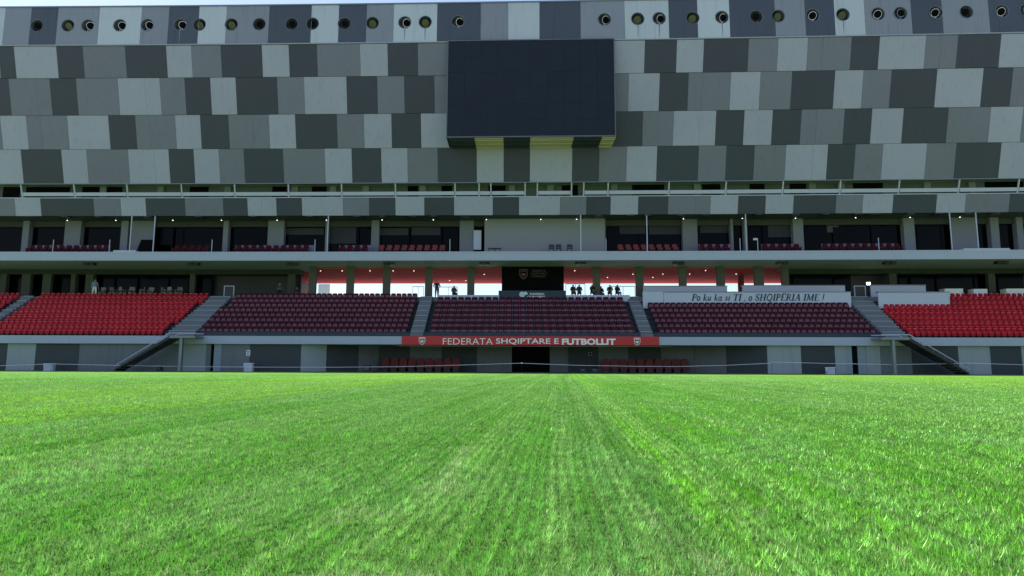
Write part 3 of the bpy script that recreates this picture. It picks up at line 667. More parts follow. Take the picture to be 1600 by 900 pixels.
SHORT = {"outermost left block": "outermost left block", "left block": "left bright block", "block left of the banner": "burgundy block left of centre", "centre block above the banner": "centre block", "block under the slogan board": "block under slogan", "right block": "right bright block"}
ONE = "first second third fourth fifth sixth seventh eighth ninth tenth eleventh twelfth thirteenth fourteenth fifteenth sixteenth seventeenth eighteenth nineteenth twentieth".split()
def ordw(n):
    if n <= 20: return ONE[n - 1]
    return {2: "twentieth", 3: "thirtieth", 4: "fortieth"}[n // 10] if n % 10 == 0 else {2: "twenty-", 3: "thirty-", 4: "forty-"}[n // 10] + ONE[n % 10 - 1]
spots = {'bright': [], 'dark': [], 'vip': []}
for B in BL:
    ref = (B['a'][0] + B['b'][0]) / 2
    for r in range(B['rows']):
        t = r / 7; a = B['a'][0] + (B['a'][1] - B['a'][0]) * t; b = B['b'][0] + (B['b'][1] - B['b'][0]) * t
        k0 = math.ceil((a + .24 - ref) / B['pitch']); k1 = math.floor((b - .24 - ref) / B['pitch'])
        for k in range(k0, k1 + 1):
            x = ref + k * B['pitch']
            if B['name'] == "right block" and r >= 6 and proj(x, YC(x) + td(r), tz(r))[0] < 1484: continue
            uu = proj(x, YC(x) + td(r), tz(r))[0]
            L_ok = B['name'] not in ("outermost left block", "left block"); R_ok = B['name'] != "right block"
            nl, nr = k - k0 + 1, k1 - k + 1
            side = ("left", nl) if (L_ok and (not R_ok or nl <= nr)) else ("right", nr)
            spots[B['kind']].append((r, B['name'], x, YC(x) + td(r) + .50, tz(r), side, -8 < uu < 1608))
for kd, L in spots.items():
    L.sort(key=lambda s: (not s[6], s[0], s[3])); near_n = min(298, sum(s[6] for s in L))
    nm, desc, cat, grp = NM[kd]
    for r, bn, x, y, z, side, _v in L[:near_n]:
        y -= .12 if kd == 'vip' else 0
        o = bpy.data.objects.new(nm, SEATS[kd][0]); COL.objects.link(o); o.location = (x, y, z + .002)
        o.rotation_euler = (0, 0, -.02 + random.uniform(-.012, .012))
        props(o, f"{desc}, {ordw(side[1])} from the {side[0]} aisle, {ORD[r]}, {SHORT[bn]}", cat, grp)
    rest = L[near_n:]
    if rest:
        src = SEATS[kd][0]; V = np.array([v.co[:] for v in src.vertices]); nV = len(V); allv = []; allf = []; mi = []
        pf = [tuple(p.vertices) for p in src.polygons]; pm = [p.material_index for p in src.polygons]
        for k, (r, bn, x, y, z, _s, _v) in enumerate(rest):
            y -= .12 if kd == 'vip' else 0
            allv.append(V + np.array([x, y, z + .002])); allf += [tuple(i + k * nV for i in f) for f in pf]; mi += pm
        me = bpy.data.meshes.new("upper_seats"); me.from_pydata(np.concatenate(allv).tolist(), [], allf)
        for m in SM[kd]: me.materials.append(m)
        me.polygons.foreach_set("material_index", mi); me.update()
        top("distant_seats", me, None, (0, 0, 0), f"upper rows of {desc}s behind the nearer rows", "seats", kind='stuff')

# seats in the boxes on the balcony and in the dugouts
def seat_box(w=.24):
    m = MB()
    m.poly([(-w, .30), (-w, .74), (-w + .06, .88), (w - .06, .88), (w, .74), (w, .30)], .06, .16)
    m.poly([(-w + .02, .30), (-w + .02, .46), (w - .02, .46), (w - .02, .30)], -.38, .055)
    m.box(-w - .02, -w - .001, -.36, .10, 0, .55, 1); m.box(w + .001, w + .02, -.36, .10, 0, .55, 1)
    return m
SB = seat_box().mesh("box_chair", [BOXRED, DMETAL]); SB2 = seat_box().mesh("box_chair", [BOXDARK, DMETAL])
SBR = seat_box(.27)
for u0, u1, lab in ((45,172,"in the far left balcony box"),(272,330,"in the second balcony box"),(368,490,"in the third balcony box"),(530,580,"in the short fourth box"),(592,700,"in the box left of the plain central wall"),(964,1068,"in the box right of the plain central wall"),(1092,1142,"in the box right of grey pillar"),(1190,1250,"in the box beside tiny plate"),(1284,1415,"in the long right balcony box")):
    xa = XA(u0, ZB + .5, 5.3) + .3; xb = XA(u1, ZB + .5, 5.3) - .2; n = max(1, int((xb - xa) / .72) + 1)
    for k in range(n):
        x = xa + k * .72; o = bpy.data.objects.new("box_chair", SB if u0 in (592, 964) else SB2); COL.objects.link(o); o.location = pc(x, 5.2, ZB + .002)
        props(o, f"{ordw(k + 1)} dark red seat from the left {lab}", "seat", "red seats in the balcony boxes")
def dug_seat():
    root = MB(); w = .335
    root.poly([(-w, .35), (-w - .01, .85), (-w + .08, 1.05), (-w + .12, 1.20), (w - .12, 1.20), (w - .08, 1.05), (w + .01, .85), (w, .35)], .05, .18)
    root.poly([(-w, .30), (-w, .45), (w, .45), (w, .30)], -.42, .045); return root
DB = dug_seat().mesh("backrest", [mat("dugout_red", (.15, .003, .006), .6, rand=.15)])
DL = MB(); DL.box(-.26, .26, -.30, .1, 0, .30); DLm = DL.mesh("pedestal", DMETAL)
for u0, u1, lab in ((592,718,"left"),(942,1082,"right")):
    xa = XA(u0, .8, 1.7) + .38; xb = XA(u1, .8, 1.7) - .38; n = 9 if lab == "left" else 10
    for k in range(n):
        x = xa + (xb - xa) * k / (n - 1)
        r = empty("bench_chair", pc(x, 2.7, .013), f"{ordw(k + 1)} red bucket seat from the left on the {lab} team bench", "seat", "red bucket seats of the team benches")
        for nm, me in (("shell", DB), ("pedestal", DLm)):
            o = bpy.data.objects.new(nm, me); COL.objects.link(o); o.parent = r

# ------------------------------------------------------------------ lettering
def text_mb(s, x0, x1, z0, z1, d, bold=0.0, shear=0.0, depth=.012):
    cu = bpy.data.curves.new("lettering", 'FONT'); cu.body = s; cu.size = 1; cu.offset = bold; cu.shear = shear; cu.resolution_u = 3
    o = bpy.data.objects.new("lettering", cu); COL.objects.link(o); bpy.context.view_layer.update()
    me = bpy.data.meshes.new_from_object(o); bpy.data.objects.remove(o); bpy.data.curves.remove(cu)
    V = np.array([v.co[:] for v in me.vertices]); lo, hi = V.min(0), V.max(0); mb = MB()
    X = x0 + (V[:, 0] - lo[0]) / (hi[0] - lo[0]) * (x1 - x0); Z = z0 + (V[:, 1] - lo[1]) / (hi[1] - lo[1]) * (z1 - z0)
    mb.add([(x, YC(x) + d, z) for x, z in zip(X, Z)], [tuple(p.vertices) for p in me.polygons])
    bpy.data.meshes.remove(me); return mb
def flat(name, mb, m, par):
    return part(name, mb.mesh(name, m, BASE[par.name], recalc=False), None, par)
def shield(x, z, h, d, par, c_out, c_in, c_mark):
    def sh(s): return [(-.40 * s, .5 * s), (.40 * s, .5 * s), (.40 * s, -.05 * s), (.27 * s, -.30 * s), (0, -.5 * s), (-.27 * s, -.30 * s), (-.40 * s, -.05 * s)]
    y = YC(x) + d
    for s, c, k, nm in ((h, c_out, 0, "crest"), (h * .82, c_in, 1, "crest_field")):
        q = MB(); q.poly([(x + a, z + b) for a, b in sh(s)], y - .012 * (k + 1), y - .012 * k - .001); part(nm, q, c, par)
    q = MB(); s = h
    bird = [(0, .10), (.06, .16), (.05, .07), (.20, .14), (.22, .0), (.14, -.05), (.18, -.12), (.07, -.10), (0, -.26), (-.07, -.10), (-.18, -.12), (-.14, -.05), (-.22, 0), (-.20, .14), (-.05, .07), (-.06, .16)]
    q.poly([(x + a * s, z - .02 * s + b * s) for a, b in bird], y - .034, y - .025)
    part("crest_emblem", q, c_mark, par)
    q = MB(); q.poly([(x - .24 * s, z + .26 * s), (x + .24 * s, z + .26 * s), (x + .24 * s, z + .34 * s), (x - .24 * s, z + .34 * s)], y - .034, y - .025); part("crest_bar", q, c_mark, par)

# red banner on the front beam
bd = -.345; bz0, bz1 = ZSB - .03, T0 + .03
bx0, bx1 = XA(627.5, 2.7, bd), XA(1030, 2.7, bd)
ban = empty("banner", pc((bx0 + bx1) / 2, bd, bz0), "long red banner lettered FEDERATA SHQIPTARE E FUTBOLLIT on the front beam", "banner")
q = MB(); q.cb(bx0, bx1, bd, bd + .04, bz0, bz1, 12); part("cloth", q, REDB, ban)
zt0, zt1 = ZA(800, 538.6, bd), ZA(800, 528.6, bd)
for s, u0, u1, bo in (("FEDERATA", 692, 770, -.006), ("SHQIPTARE E", 775, 873, .012), ("FUTBOLLIT", 878, 962, .040)):
    flat("lettering", text_mb(s, XA(u0, 2.7, bd), XA(u1, 2.7, bd), zt0, zt1, bd - .012, bo), WINK, ban)
for u in (659.5, 995.5):
    x = XA(u, 2.7, bd); shield(x, (zt0 + zt1) / 2, .66, bd - .004, ban, WINK, RINK, WINK)
# black board and dais front
dbk = 7.6; x0, x1 = XA(784, 9, dbk), XA(881, 9, dbk); bb0, bb1 = ZA(832, 455, dbk), ZCC - .03
bo = empty("black_board", pc((x0 + x1) / 2, dbk, bb0), "black backdrop board with faint crest in the middle of the concourse", "board")
q = MB(); q.cb(x0, x1, dbk, dbk + .2, ZC + .01, bb1); part("panel", q, BLACK, bo)
xs = XA(818, 9.5, dbk); shield(xs, ZA(818, 428.5, dbk), 1.0, dbk - .003, bo, GINK, BLACK, RINK)
for s, v0, v1 in (("FEDERATA", 424.8, 421.6), ("SHQIPTARE E", 429.2, 426.0), ("FUTBOLLIT", 433.2, 430.2)):
    hw = 11 if s != "SHQIPTARE E" else 13
    flat("lettering", text_mb(s, XA(842 - hw, 9.3, dbk), XA(842 + hw, 9.3, dbk), ZA(842, v0, dbk), ZA(842, v1, dbk), dbk - .01), GINK, bo)
ddk = 6.1; x0, x1 = XA(779, 8, ddk), XA(884, 8, ddk); dz0, dz1 = tz(7), ZA(832, 454, ddk)
da = empty("dais_board", pc((x0 + x1) / 2, ddk, dz0), "dark blue front panel lettered EUROPEAN QUALIFIERS below the black board", "board")
q = MB(); q.cb(x0, x1, ddk, ddk + .35, dz0, dz1); part("panel", q, NAVY, da)
for s, v0, v1, ua, ub in (("EUROPEAN", 460.8, 457.8, 828, 850), ("QUALIFIERS", 465.6, 462.0, 824, 852)):
    flat("lettering", text_mb(s, XA(ua, 7.5, ddk), XA(ub, 7.5, ddk), ZA(840, v0, ddk), ZA(840, v1, ddk), ddk - .01, .02), WINK, da)
xh = XA(818, 7.6, ddk); zh = ZA(818, 460.5, ddk); yh = YC(xh) + ddk
q = MB(); q.poly([(xh + a * .5, zh + b * .5) for a, b in ((-.7, .35), (-.35, .62), (0, .45), (.35, .62), (.7, .42), (.78, .1), (.5, -.1), (.3, 0), (.1, -.25), (.28, -.5), (.1, -.7), (-.2, -.45), (-.6, -.35), (-.85, 0))], yh - .02, yh - .005); part("heart_emblem", q, mat("pale_print", (.5, .62, .68), .5), da)

# white boards of the press area
def board(u0, u1, vt, d, z0, label, depth=.35):
    zt_ = ZA((u0 + u1) / 2, vt, d); xa, xb = XA(u0, zt_, d), XA(u1, zt_, d)
    r = empty("white_board", pc((xa + xb) / 2, d, z0), label, "board", "white parapet boards above the seating")
    q = MB(); q.cb(xa, xb, d, d + .12, z0, zt_ - .07, 4); part("panel", q, WHITE, r)
    q = MB(); q.cb(xa - .03, xb + .03, d - .05, d + depth, zt_ - .068, zt_, 4); part("top_ledge", q, METAL, r)
    return r, xa, xb, zt_
board(1005, 1136, 446.5, 7.0, ZC, "pale rear parapet board directly left of the gap above the slogan board")
board(1160, 1320, 445.5, 7.0, ZC, "pale rear parapet board above the right half of the slogan board")
board(1360, 1446, 445.0, 7.0, ZC, "pale rear parapet board right of the stair gate")
slog, xa, xb, _ = board(1037, 1329, 455.6, 4.95, tz(5) + .3, "long white board lettered Po ku ka si TI, o SHQIPËRIA IME !")
q = MB(); q.cb(XA(1004.5, 7, 5.0), XA(1037, 7, 5.0) - .02, 5.0, 5.12, tz(5) + .3, ZA(1020, 456, 5.0), 1)
top("white_board", q, WHITE, (XA(1020, 7, 5), YC(12) + 5, tz(5) + .3), "short white board at the left end of the slogan board beside the aisle", "board", "white parapet boards above the seating")
board(1372, 1483, 455.8, 4.95, tz(5) + .3, "blank white parapet board above the bright red right block")
# slogan lettering: a small slanted serif alphabet
TH, TN_ = .17, .06
def G():
    S_ = {}
    def ser(x, y, w=.2): return ([(x - w / 2, y), (x + w / 2, y)], TN_)
    def arc(cx, cy, rx, ry, a0, a1, n=12): return [(cx + rx * math.cos(math.radians(a0 + (a1 - a0) * i / n)), cy + ry * math.sin(math.radians(a0 + (a1 - a0) * i / n))) for i in range(n + 1)]
    S_['I'] = (.34, [([(.17, 0), (.17, 1)], TH), ser(.17, .03, .32), ser(.17, .97, .32)])
    S_['T'] = (.72, [([(.36, 0), (.36, 1)], TH), ser(.36, .03, .32), ([(.04, .96), (.68, .96)], TN_), ([(.05, .96), (.05, .78)], TN_), ([(.67, .96), (.67, .78)], TN_)])
    S_['P'] = (.62, [([(.17, 0), (.17, 1)], TH), ser(.17, .03, .32), ser(.12, .97, .22), (arc(.28, .74, .26, .23, 90, -90), .11), ([(.12, .97), (.3, .97)], TN_), ([(.12, .51), (.3, .51)], TN_)])
    S_['R'] = (.74, [S_['P'][1][0], S_['P'][1][1], S_['P'][1][2], S_['P'][1][3], S_['P'][1][4], S_['P'][1][5], ([(.34, .5), (.66, .03)], .14), ser(.68, .03, .18)])
    S_['H'] = (.82, [([(.17, 0), (.17, 1)], TH), ([(.65, 0), (.65, 1)], TH), ([(.17, .51), (.65, .51)], TN_)] + [ser(a, b, .3) for a in (.17, .65) for b in (.03, .97)])
    S_['E'] = (.64, [([(.17, 0), (.17, 1)], TH), ([(.05, .97), (.57, .97)], TN_), ([(.05, .03), (.6, .03)], TN_), ([(.17, .51), (.45, .51)], TN_), ([(.57, .97), (.57, .8)], TN_), ([(.6, .03), (.6, .22)], TN_)])
    S_['Ë'] = (.64, S_['E'][1] + [([(.2, 1.14), (.3, 1.14)], .11), ([(.42, 1.14), (.52, 1.14)], .11)])
    S_['A'] = (.80, [([(.12, 0), (.42, 1)], TN_ + .01), ([(.42, 1), (.66, 0)], TH), ([(.22, .34), (.56, .34)], TN_), ser(.12, .03, .24), ser(.66, .03, .28)])
    S_['M'] = (.98, [([(.14, 0), (.18, 1)], TN_ + .02), ([(.18, 1), (.46, .08)], .15), ([(.46, .08), (.78, 1)], TN_ + .01), ([(.80, 0), (.80, 1)], TH), ser(.14, .03, .24), ser(.8, .03, .3), ser(.14, .97, .2), ser(.84, .97, .2)])
    S_['S'] = (.58, [(arc(.3, .76, .2, .21, 20, 200), .10), ([(.11, .70), (.24, .55), (.38, .45), (.5, .32)], TH), (arc(.3, .26, .2, .23, -200, 20), .10), ([(.48, .96), (.48, .78)], TN_), ([(.10, .04), (.10, .24)], TN_)])
    S_['Q'] = (.84, [(arc(.41, .5, .31, .47, 0, 360, 20), .13), ([(.4, .06), (.56, -.12), (.78, -.16)], .10)])
    S_['o'] = (.48, [(arc(.24, .32, .18, .30, 0, 360, 14), .12)])
    S_['a'] = (.52, [(arc(.21, .3, .16, .28, 0, 360, 14), .10), ([(.38, .62), (.36, .1), (.44, .03), (.5, .06)], .12)])
    S_['u'] = (.54, [([(.12, .62), (.11, .15), (.18, .03), (.28, .06), (.40, .25)], .12), ([(.42, .62), (.40, .08), (.5, .04)], .12), ser(.08, .6, .12)])
    S_['k'] = (.52, [([(.12, 0), (.12, 1)], .13), ser(.08, .97, .14), ([(.14, .3), (.40, .60)], TN_), ([(.2, .36), (.42, .03), (.5, .05)], .12)])
    S_['s'] = (.38, [(arc(.19, .47, .12, .13, 20, 190), .08), ([(.08, .44), (.2, .34), (.29, .22)], .13), (arc(.19, .17, .12, .14, -190, 20), .08)])
    S_['i'] = (.26, [([(.12, .62), (.12, .05), (.2, .03)], .13), ([(.09, .86), (.17, .86)], .11), ser(.08, .6, .12)])
    S_[','] = (.24, [([(.08, .06), (.16, .06)], .12), ([(.14, .04), (.06, -.16)], .06)])
    S_['!'] = (.3, [([(.16, .3), (.18, 1)], .13), ([(.10, .07), (.20, .07)], .12)])
    S_[' '] = (.30, [])
    return S_
GL_ = G(); txt = "Po ku ka si TI , o SHQIPËRIA IME !"
tw = sum(GL_[c][0] + .03 for c in txt)
d_s = 4.945; X0, X1 = XA(1080, 7, d_s), XA(1287, 7, d_s); Z0, Z1 = ZA(1180, 469.8, d_s), ZA(1180, 459.6, d_s)
sc = (X1 - X0) / tw; hgt = Z1 - Z0; cur = 0; q = MB(); kk = 0
for c in txt:
    w, strokes = GL_[c]
    for pts, wd_ in strokes:
        for (ax_, ay_), (bx_, by_) in zip(pts[:-1], pts[1:]):
            A_ = Vector((X0 + (cur + ax_ + .22 * ay_) * sc, Z0 + ay_ * hgt)); B_ = Vector((X0 + (cur + bx_ + .22 * by_) * sc, Z0 + by_ * hgt))
            t_ = (B_ - A_)
            if t_.length < 1e-6: continue
            t_.normalize(); n2 = Vector((-t_.y, t_.x)) * wd_ * sc * .55; e_ = t_ * wd_ * sc * .15; kk += 1
            d_ = d_s - .004 - (kk % 40) * .0004
            q.add([(p.x, YC(p.x) + d_, p.y) for p in (A_ - n2 - e_, B_ - n2 + e_, B_ + n2 + e_, A_ + n2 - e_)], [(0, 1, 2, 3)])
    cur += w + .03
flat("lettering", q, INK, slog)["kind"] = "stuff"

# ------------------------------------------------------------------ staircases
def stair(u_top0, u_top1, u_land, u_foot, label, side):
    zl = 3.05; dF = -1.9; dB = -.42
    xa, xb = XA(u_land[0], zl, dF), XA(u_land[1], zl, dF); xf = XA(u_foot, .1, dF)
    r = empty("metal_staircase", pc((xa + xb) / 2, dF, .012), label, "staircase", "metal staircases down to the pitch")
    q = MB(); q.cb(xa, xb, dF, dB, zl - .30, zl - .12); part("landing", q, METAL, r)
    xs_ = xa if side < 0 else xb; n = 14
    for i in range(n):
        t0 = (i + .5) / (n + .5); x = xs_ + (xf - xs_) * t0; z = (zl - .2) * (1 - (i + 1) / (n + 1)) + .03
        s = MB(); s.cb(x - .17, x + .17, dF + .07, dB - .05, z, z + .05); part("tread", s, METAL, r)
    s = MB(); s.add([(x, YC(x) + dd, z) for dd in (dF + .06, dB - .06) for x, z in ((xs_, zl - .42), (xs_, zl - .34), (xf, .06), (xf, .015))], [(0, 1, 2, 3), (7, 6, 5, 4), (0, 4, 5, 1), (1, 5, 6, 2), (2, 6, 7, 3), (3, 7, 4, 0)])
    part("stair_soffit", s, DMETAL, r)
    for dd in (dF, dB - .04):
        s = MB(); s.add([(x, YC(x) + dd + e, z) for e in (0, .05) for x, z in ((xs_, zl - .36), (xs_, zl - .10), (xf, .16), (xf, .0 + .015))], [(0, 1, 2, 3), (7, 6, 5, 4), (0, 4, 5, 1), (1, 5, 6, 2), (2, 6, 7, 3), (3, 7, 4, 0)])
        part("stringer", s, DMETAL, r)
        s = MB(); s.tube(pc(xs_, dd, zl + .10), pc(xf, dd, .42), .04, 8); s.tube(pc(xs_, dd, zl + .10), pc(xa if side > 0 else xb, dd, zl + .10), .04, 8)
        part("handrail", s, RAILW, r)
        for k in range(6):
            t0 = k / 5; x = xs_ + (xf - xs_) * t0; s = MB(); zz = (zl - .15) * (1 - t0) + .05 * t0; s.tube(pc(x, dd + .02, zz), pc(x, dd + .02, zz + .30), .018, 6); part("baluster", s, METAL, r)
    xp = XA(282, 1, dF + .2) if side < 0 else XA(1397, 1, dF + .2)
    s = MB(); s.cb(xp - .11, xp + .11, dF + .1, dF + .4, .0 + .012, zl - .301); part("post", s, METAL, r)
stair(0, 0, (265, 305), 178, "grey metal staircase with handrail descending to the left below the left seats", -1)
stair(0, 0, (1377, 1421), 1515, "grey metal staircase with handrail descending to the right below the right seats", 1)

# stair-head gates
for u0, u1, lab in ((350, 366, "small white framed gate at the top of the left aisle"), (1334.5, 1352.5, "small pale framed gate at the top of the right aisle")):
    d = 6.75; zt_ = ZA(u0, 447.5, d); xa, xb = XA(u0, 8, d), XA(u1, 8, d)
    r = empty("gate", pc((xa + xb) / 2, d, ZC), lab, "gate")
    s = MB(); s.cb(xa, xa + .07, d, d + .07, ZC, zt_); s.cb(xb - .07, xb, d, d + .07, ZC, zt_); s.cb(xa, xb, d - .003, d + .073, zt_, zt_ + .07); part("frame", s, RAILW, r)
    s = MB(); s.cb(xa + .08, xb - .08, d + .02, d + .05, ZC + .05, zt_ - .05); part("leaf", s, DMETAL, r)

# ------------------------------------------------------------------ objects on the concourse and the pitch edge
for u0, u1, vt, lab in ((1476, 1505, 451, "white clothed table just right of the blank parapet board"), (1521, 1543, 451.5, "small white clothed table, middle one above the bright seats"), (1572, 1612, 451, "long white clothed table at the right edge of the concourse")):
    d = 7.6; zt_ = ZA(u0, vt, d); xa, xb = XA(u0, zt_, d), XA(u1, zt_, d)
    r = empty("table", pc((xa + xb) / 2, d, ZC), lab, "table", "white tables on the right concourse")
    s = MB(); s.cb(xa, xb, d, d + .8, zt_ - .05, zt_); part("tabletop", s, WHITEB, r)
    s = MB(); s.cb(xa + .01, xb - .01, d + .02, d + .04, zt_ - .85, zt_ - .051); s.cb(xa + .01, xa + .03, d + .041, d + .78, zt_ - .85, zt_ - .051); s.cb(xb - .03, xb - .01, d + .041, d + .78, zt_ - .85, zt_ - .051); part("cloth", s, WHITEB, r)
def chair_mesh():
    m = MB()
    m.box(-.24, .24, -.24, .22, .43, .48); m.box(-.24, .24, .20, .25, .60, .88); m.box(-.20, -.16, .21, .24, .481, .60); m.box(.16, .20, .21, .24, .481, .60)
    for s in (-1, 1):
        for y in (-.2, .2): m.tube((s * .2, y, .43), (s * .25, y * 1.2, 0), .022, 6)
        m.box(s * .25 - .02, s * .25 + .02, -.2, .2, .64, .68); m.box(s * .25 - .015, s * .25 + .015, -.2, -.16, .48, .64)
    return m
for u, lab in ((862, "leftmost of three black armchairs against the plain central wall"), (873, "middle one of three black armchairs against the plain central wall"), (890.5, "rightmost of three black armchairs, set apart against the central wall")):
    x = XA(u, ZB + .5, 4.7); top("chair", chair_mesh(), DMETAL, (0, 0, 0), lab, "chair", "black chairs on the central balcony"); o = bpy.context.scene.objects[-1] if False else None
    ob = [q for q in COL.objects if q.name.startswith("chair")][-1]; ob.location = pc(x, 4.9, ZB + .003)
for u, lab in ((768, "low dark table on the central balcony near the door"), (778, "second low dark table on the central balcony, right of the first")):
    x = XA(u, ZB + .3, 4.8); m = MB(); m.box(-.3, .3, -.3, .3, .42, .46)
    for sx in (-1, 1):
        for sy in (-1, 1): m.tube((sx * .25, sy * .25, 0), (sx * .25, sy * .25, .42), .02, 6)
    o = top("low_table", m, DMETAL, (0, 0, 0), lab, "table"); o.location = pc(x, 4.9, ZB + .003)
for k, (u, v) in enumerate(((160, 452), (178, 451), (192, 453), (206, 450), (222, 452), (236, 450), (258, 449), (268, 447), (280, 451))):
    d = 8.2; x = XA(u, 8.2, d); z = ZC
    r = empty("cafe_chair", pc(x, d, z), f"pale bistro chair among tables behind the left block, {ORD[k] if False else ['first','second','third','fourth','fifth','sixth','seventh','eighth','ninth'][k]} from the left", "chair", "bistro chairs on the left concourse")
    o = bpy.data.objects.new("frame", chair_mesh().mesh("frame", mat("bistro_grey", (.22, .20, .19), .6) if k == 0 else bpy.data.materials["bistro_grey"])); COL.objects.link(o); o.parent = r; o.rotation_euler = (0, 0, k * 1.3); o.scale = (1, 1, 1.25)
# white boxes at the pitch edge
for u0, u1, vt, lab in ((67.5, 82, 568, "white box on the pitch edge at the far left"), (380.5, 394, 567.3, "white box on the pitch edge below the wall pictogram"), (1292.5, 1305, 573.8, "white box on the pitch edge at the right before the blue door")):
    d = -1.2; zt_ = ZA((u0 + u1) / 2, vt, d); xa, xb = XA(u0, .3, d), XA(u1, .3, d)
    r = empty("white_box", pc((xa + xb) / 2, d, 0), lab, "box", "white boxes along the pitch edge")
    s = MB(); s.cb(xa + .03, xb, d, d + .35, .0, zt_ - .05); part("body", s, WHITE, r)
    s = MB(); s.cb(xa, xb + .03, d - .03, d + .38, zt_ - .049, zt_); part("lid", s, WHITEB, r)
    s = MB(); s.cb(xa - .03, xa + .028, d + .05, d + .2, zt_ * .55, zt_ - .06); part("handle", s, WHITEB, r)
# pictogram sign
d = -.03; xa, xb = XA(385, 1.8, d), XA(391, 1.8, d); za_, zb_ = ZA(388, 556, d), ZA(388, 547, d)
r = empty("wall_sign", pc(xa, d, za_), "small white pictogram notice on the wall right of a blue-grey door", "sign")
s = MB(); s.cb(xa, xb, d, d + .02, za_, zb_); part("plate", s, WHITEB, r)
s = MB(); h_ = (zb_ - za_); w_ = xb - xa
for a, b, c, e in ((.2, .45, .60, .88), (.55, .8, .55, .82), (.2, .8, .42, .47), (.25, .5, .1, .34), (.62, .8, .1, .3)): s.cb(xa + a * w_, xa + b * w_, d - .006, d - .001, za_ + c * h_, za_ + e * h_)
part("pictogram", s, INK, r)
# round wall lamp in the recess
x = xwall(922); z = 1.65; dd = wd(x); q = MB(); q.tube(pc(x, dd - .12, z), pc(x, dd - .002, z), .17, 16, 0); q.tube(pc(x, dd - .13, z), pc(x, dd - .121, z), .11, 14, 1)
o = part("wall_socket", q, [METAL, BLACK], stand)
# rope barrier
RP = [(-70, 572.5), (0, 571.5), (80, 568.5), (200, 571.3), (300, 572.8), (400, 573.6), (520, 573.8), (620, 573), (700, 571), (815, 567.5), (900, 570.8), (1000, 572.4), (1060, 572.6), (1130, 571), (1204, 567.6), (1205.5, 565.6), (1300, 568), (1400, 569.6), (1500, 568), (1508, 567.2), (1600, 570), (1680, 571)]
d = -1.5; pts = []
for u, v in RP:
    z = ZA(u, v, d); pts.append(pc(XA(u, z, d), d, z))
rr = empty("rope_barrier", pc(0, d, 0), "thin pale rope strung between slim stakes along the far pitch edge", "rope")
q = MB()
for a, b in zip(pts[:-1], pts[1:]): q.tube(a, b, .017, 5)
part("rope", q, WHITEB, rr)
for k in (0, 2, 9, 15, 19, 21):
    q = MB(); p = pts[k]; q.tube((p.x, p.y, 0), (p.x, p.y, p.z + .03), .012, 6); part("stake", q, DMETAL, rr)
q = MB(); q.tube(pts[9] - Vector((0, 0, .04)), pts[9] + Vector((0, 0, .07)), .06, 8); part("insulator", q, WHITEB, rr)
# dark equipment cases on the apron
for u0, u1, lab in ((566, 578, "small black equipment case left of the left bench"), (906, 915, "small black case on the ground right of the tunnel"), (924, 935, "larger black case beside the right bench"), (245, 252, "low black case under the left staircase")):
    d = -.2 if u0 != 566 else -.1; xa, xb = XA(u0, .2, d), XA(u1, .2, d); r = empty("equipment_case", pc((xa + xb) / 2, d, .012), lab, "case")
    s = MB(); s.cb(xa, xb, d, d + .4, .013, .36 if u0 != 566 else .6); part("body", s, DMETAL, r)
    s = MB(); s.cb(xa + .1, xb - .1, d - .04, d - .001, .22, .27); part("handle", s, METAL, r)
# railings on the concourse
for u0, u1, v, lab in ((645, 662, 448, "thin railing beside the standing man, left piece"), (686, 715, 448.5, "thin railing to the right of the standing man"), (955, 992, 447.5, "thin railing behind the seated people near the right aisle"), (884, 914, 443.5, "thin rail just right of the black board")):
    d = 7.3; z = ZA(u0, v, d); xa, xb = XA(u0, z, d), XA(u1, z, d); r = empty("railing", pc(xa, d, ZC), lab, "railing")
    s = MB(); s.tube(pc(xa, d, z), pc(xb, d, z), .03, 6); part("rail", s, METAL, r)
    for x in (xa, (xa + xb) / 2, xb): s = MB(); s.tube(pc(x, d, ZC), pc(x, d, z), .022, 6); part("post", s, METAL, r)
q = MB(); x0 = XA(213, ZB + .8, 5.6); x1 = XA(239, ZB + .8, 5.6); y0 = YC(x0) + 5.6
q.add([(x0 - .1, y0, ZB + .002), (x1, y0, ZB + .002), (x1, y0 + .3, ZB + 1.55), (x0 + .25, y0 + .3, ZB + 1.55), (x0 - .1, y0 + .06, ZB + .002), (x1, y0 + .06, ZB + .002), (x1, y0 + .36, ZB + 1.55), (x0 + .25, y0 + .36, ZB + 1.55)], [(0, 1, 2, 3), (7, 6, 5, 4), (0, 4, 5, 1), (1, 5, 6, 2), (2, 6, 7, 3), (3, 7, 4, 0)])
top("leaning_panel", q, BLACK, (x0, y0, ZB), "dark board leaning against the pale wall on the left balcony", "board")
# flag on the balcony post
q = MB(); x = XA(1184, ZB + 1.2, 4.4); q.cb(x - .42, x - .04, 4.38, 4.42, ZB + 1.08, ZB + 1.26); top("small_sign", q, WHITE, pc(x, 4.4, ZB + 1.1), "tiny white plate on top of a balcony rail post", "sign")
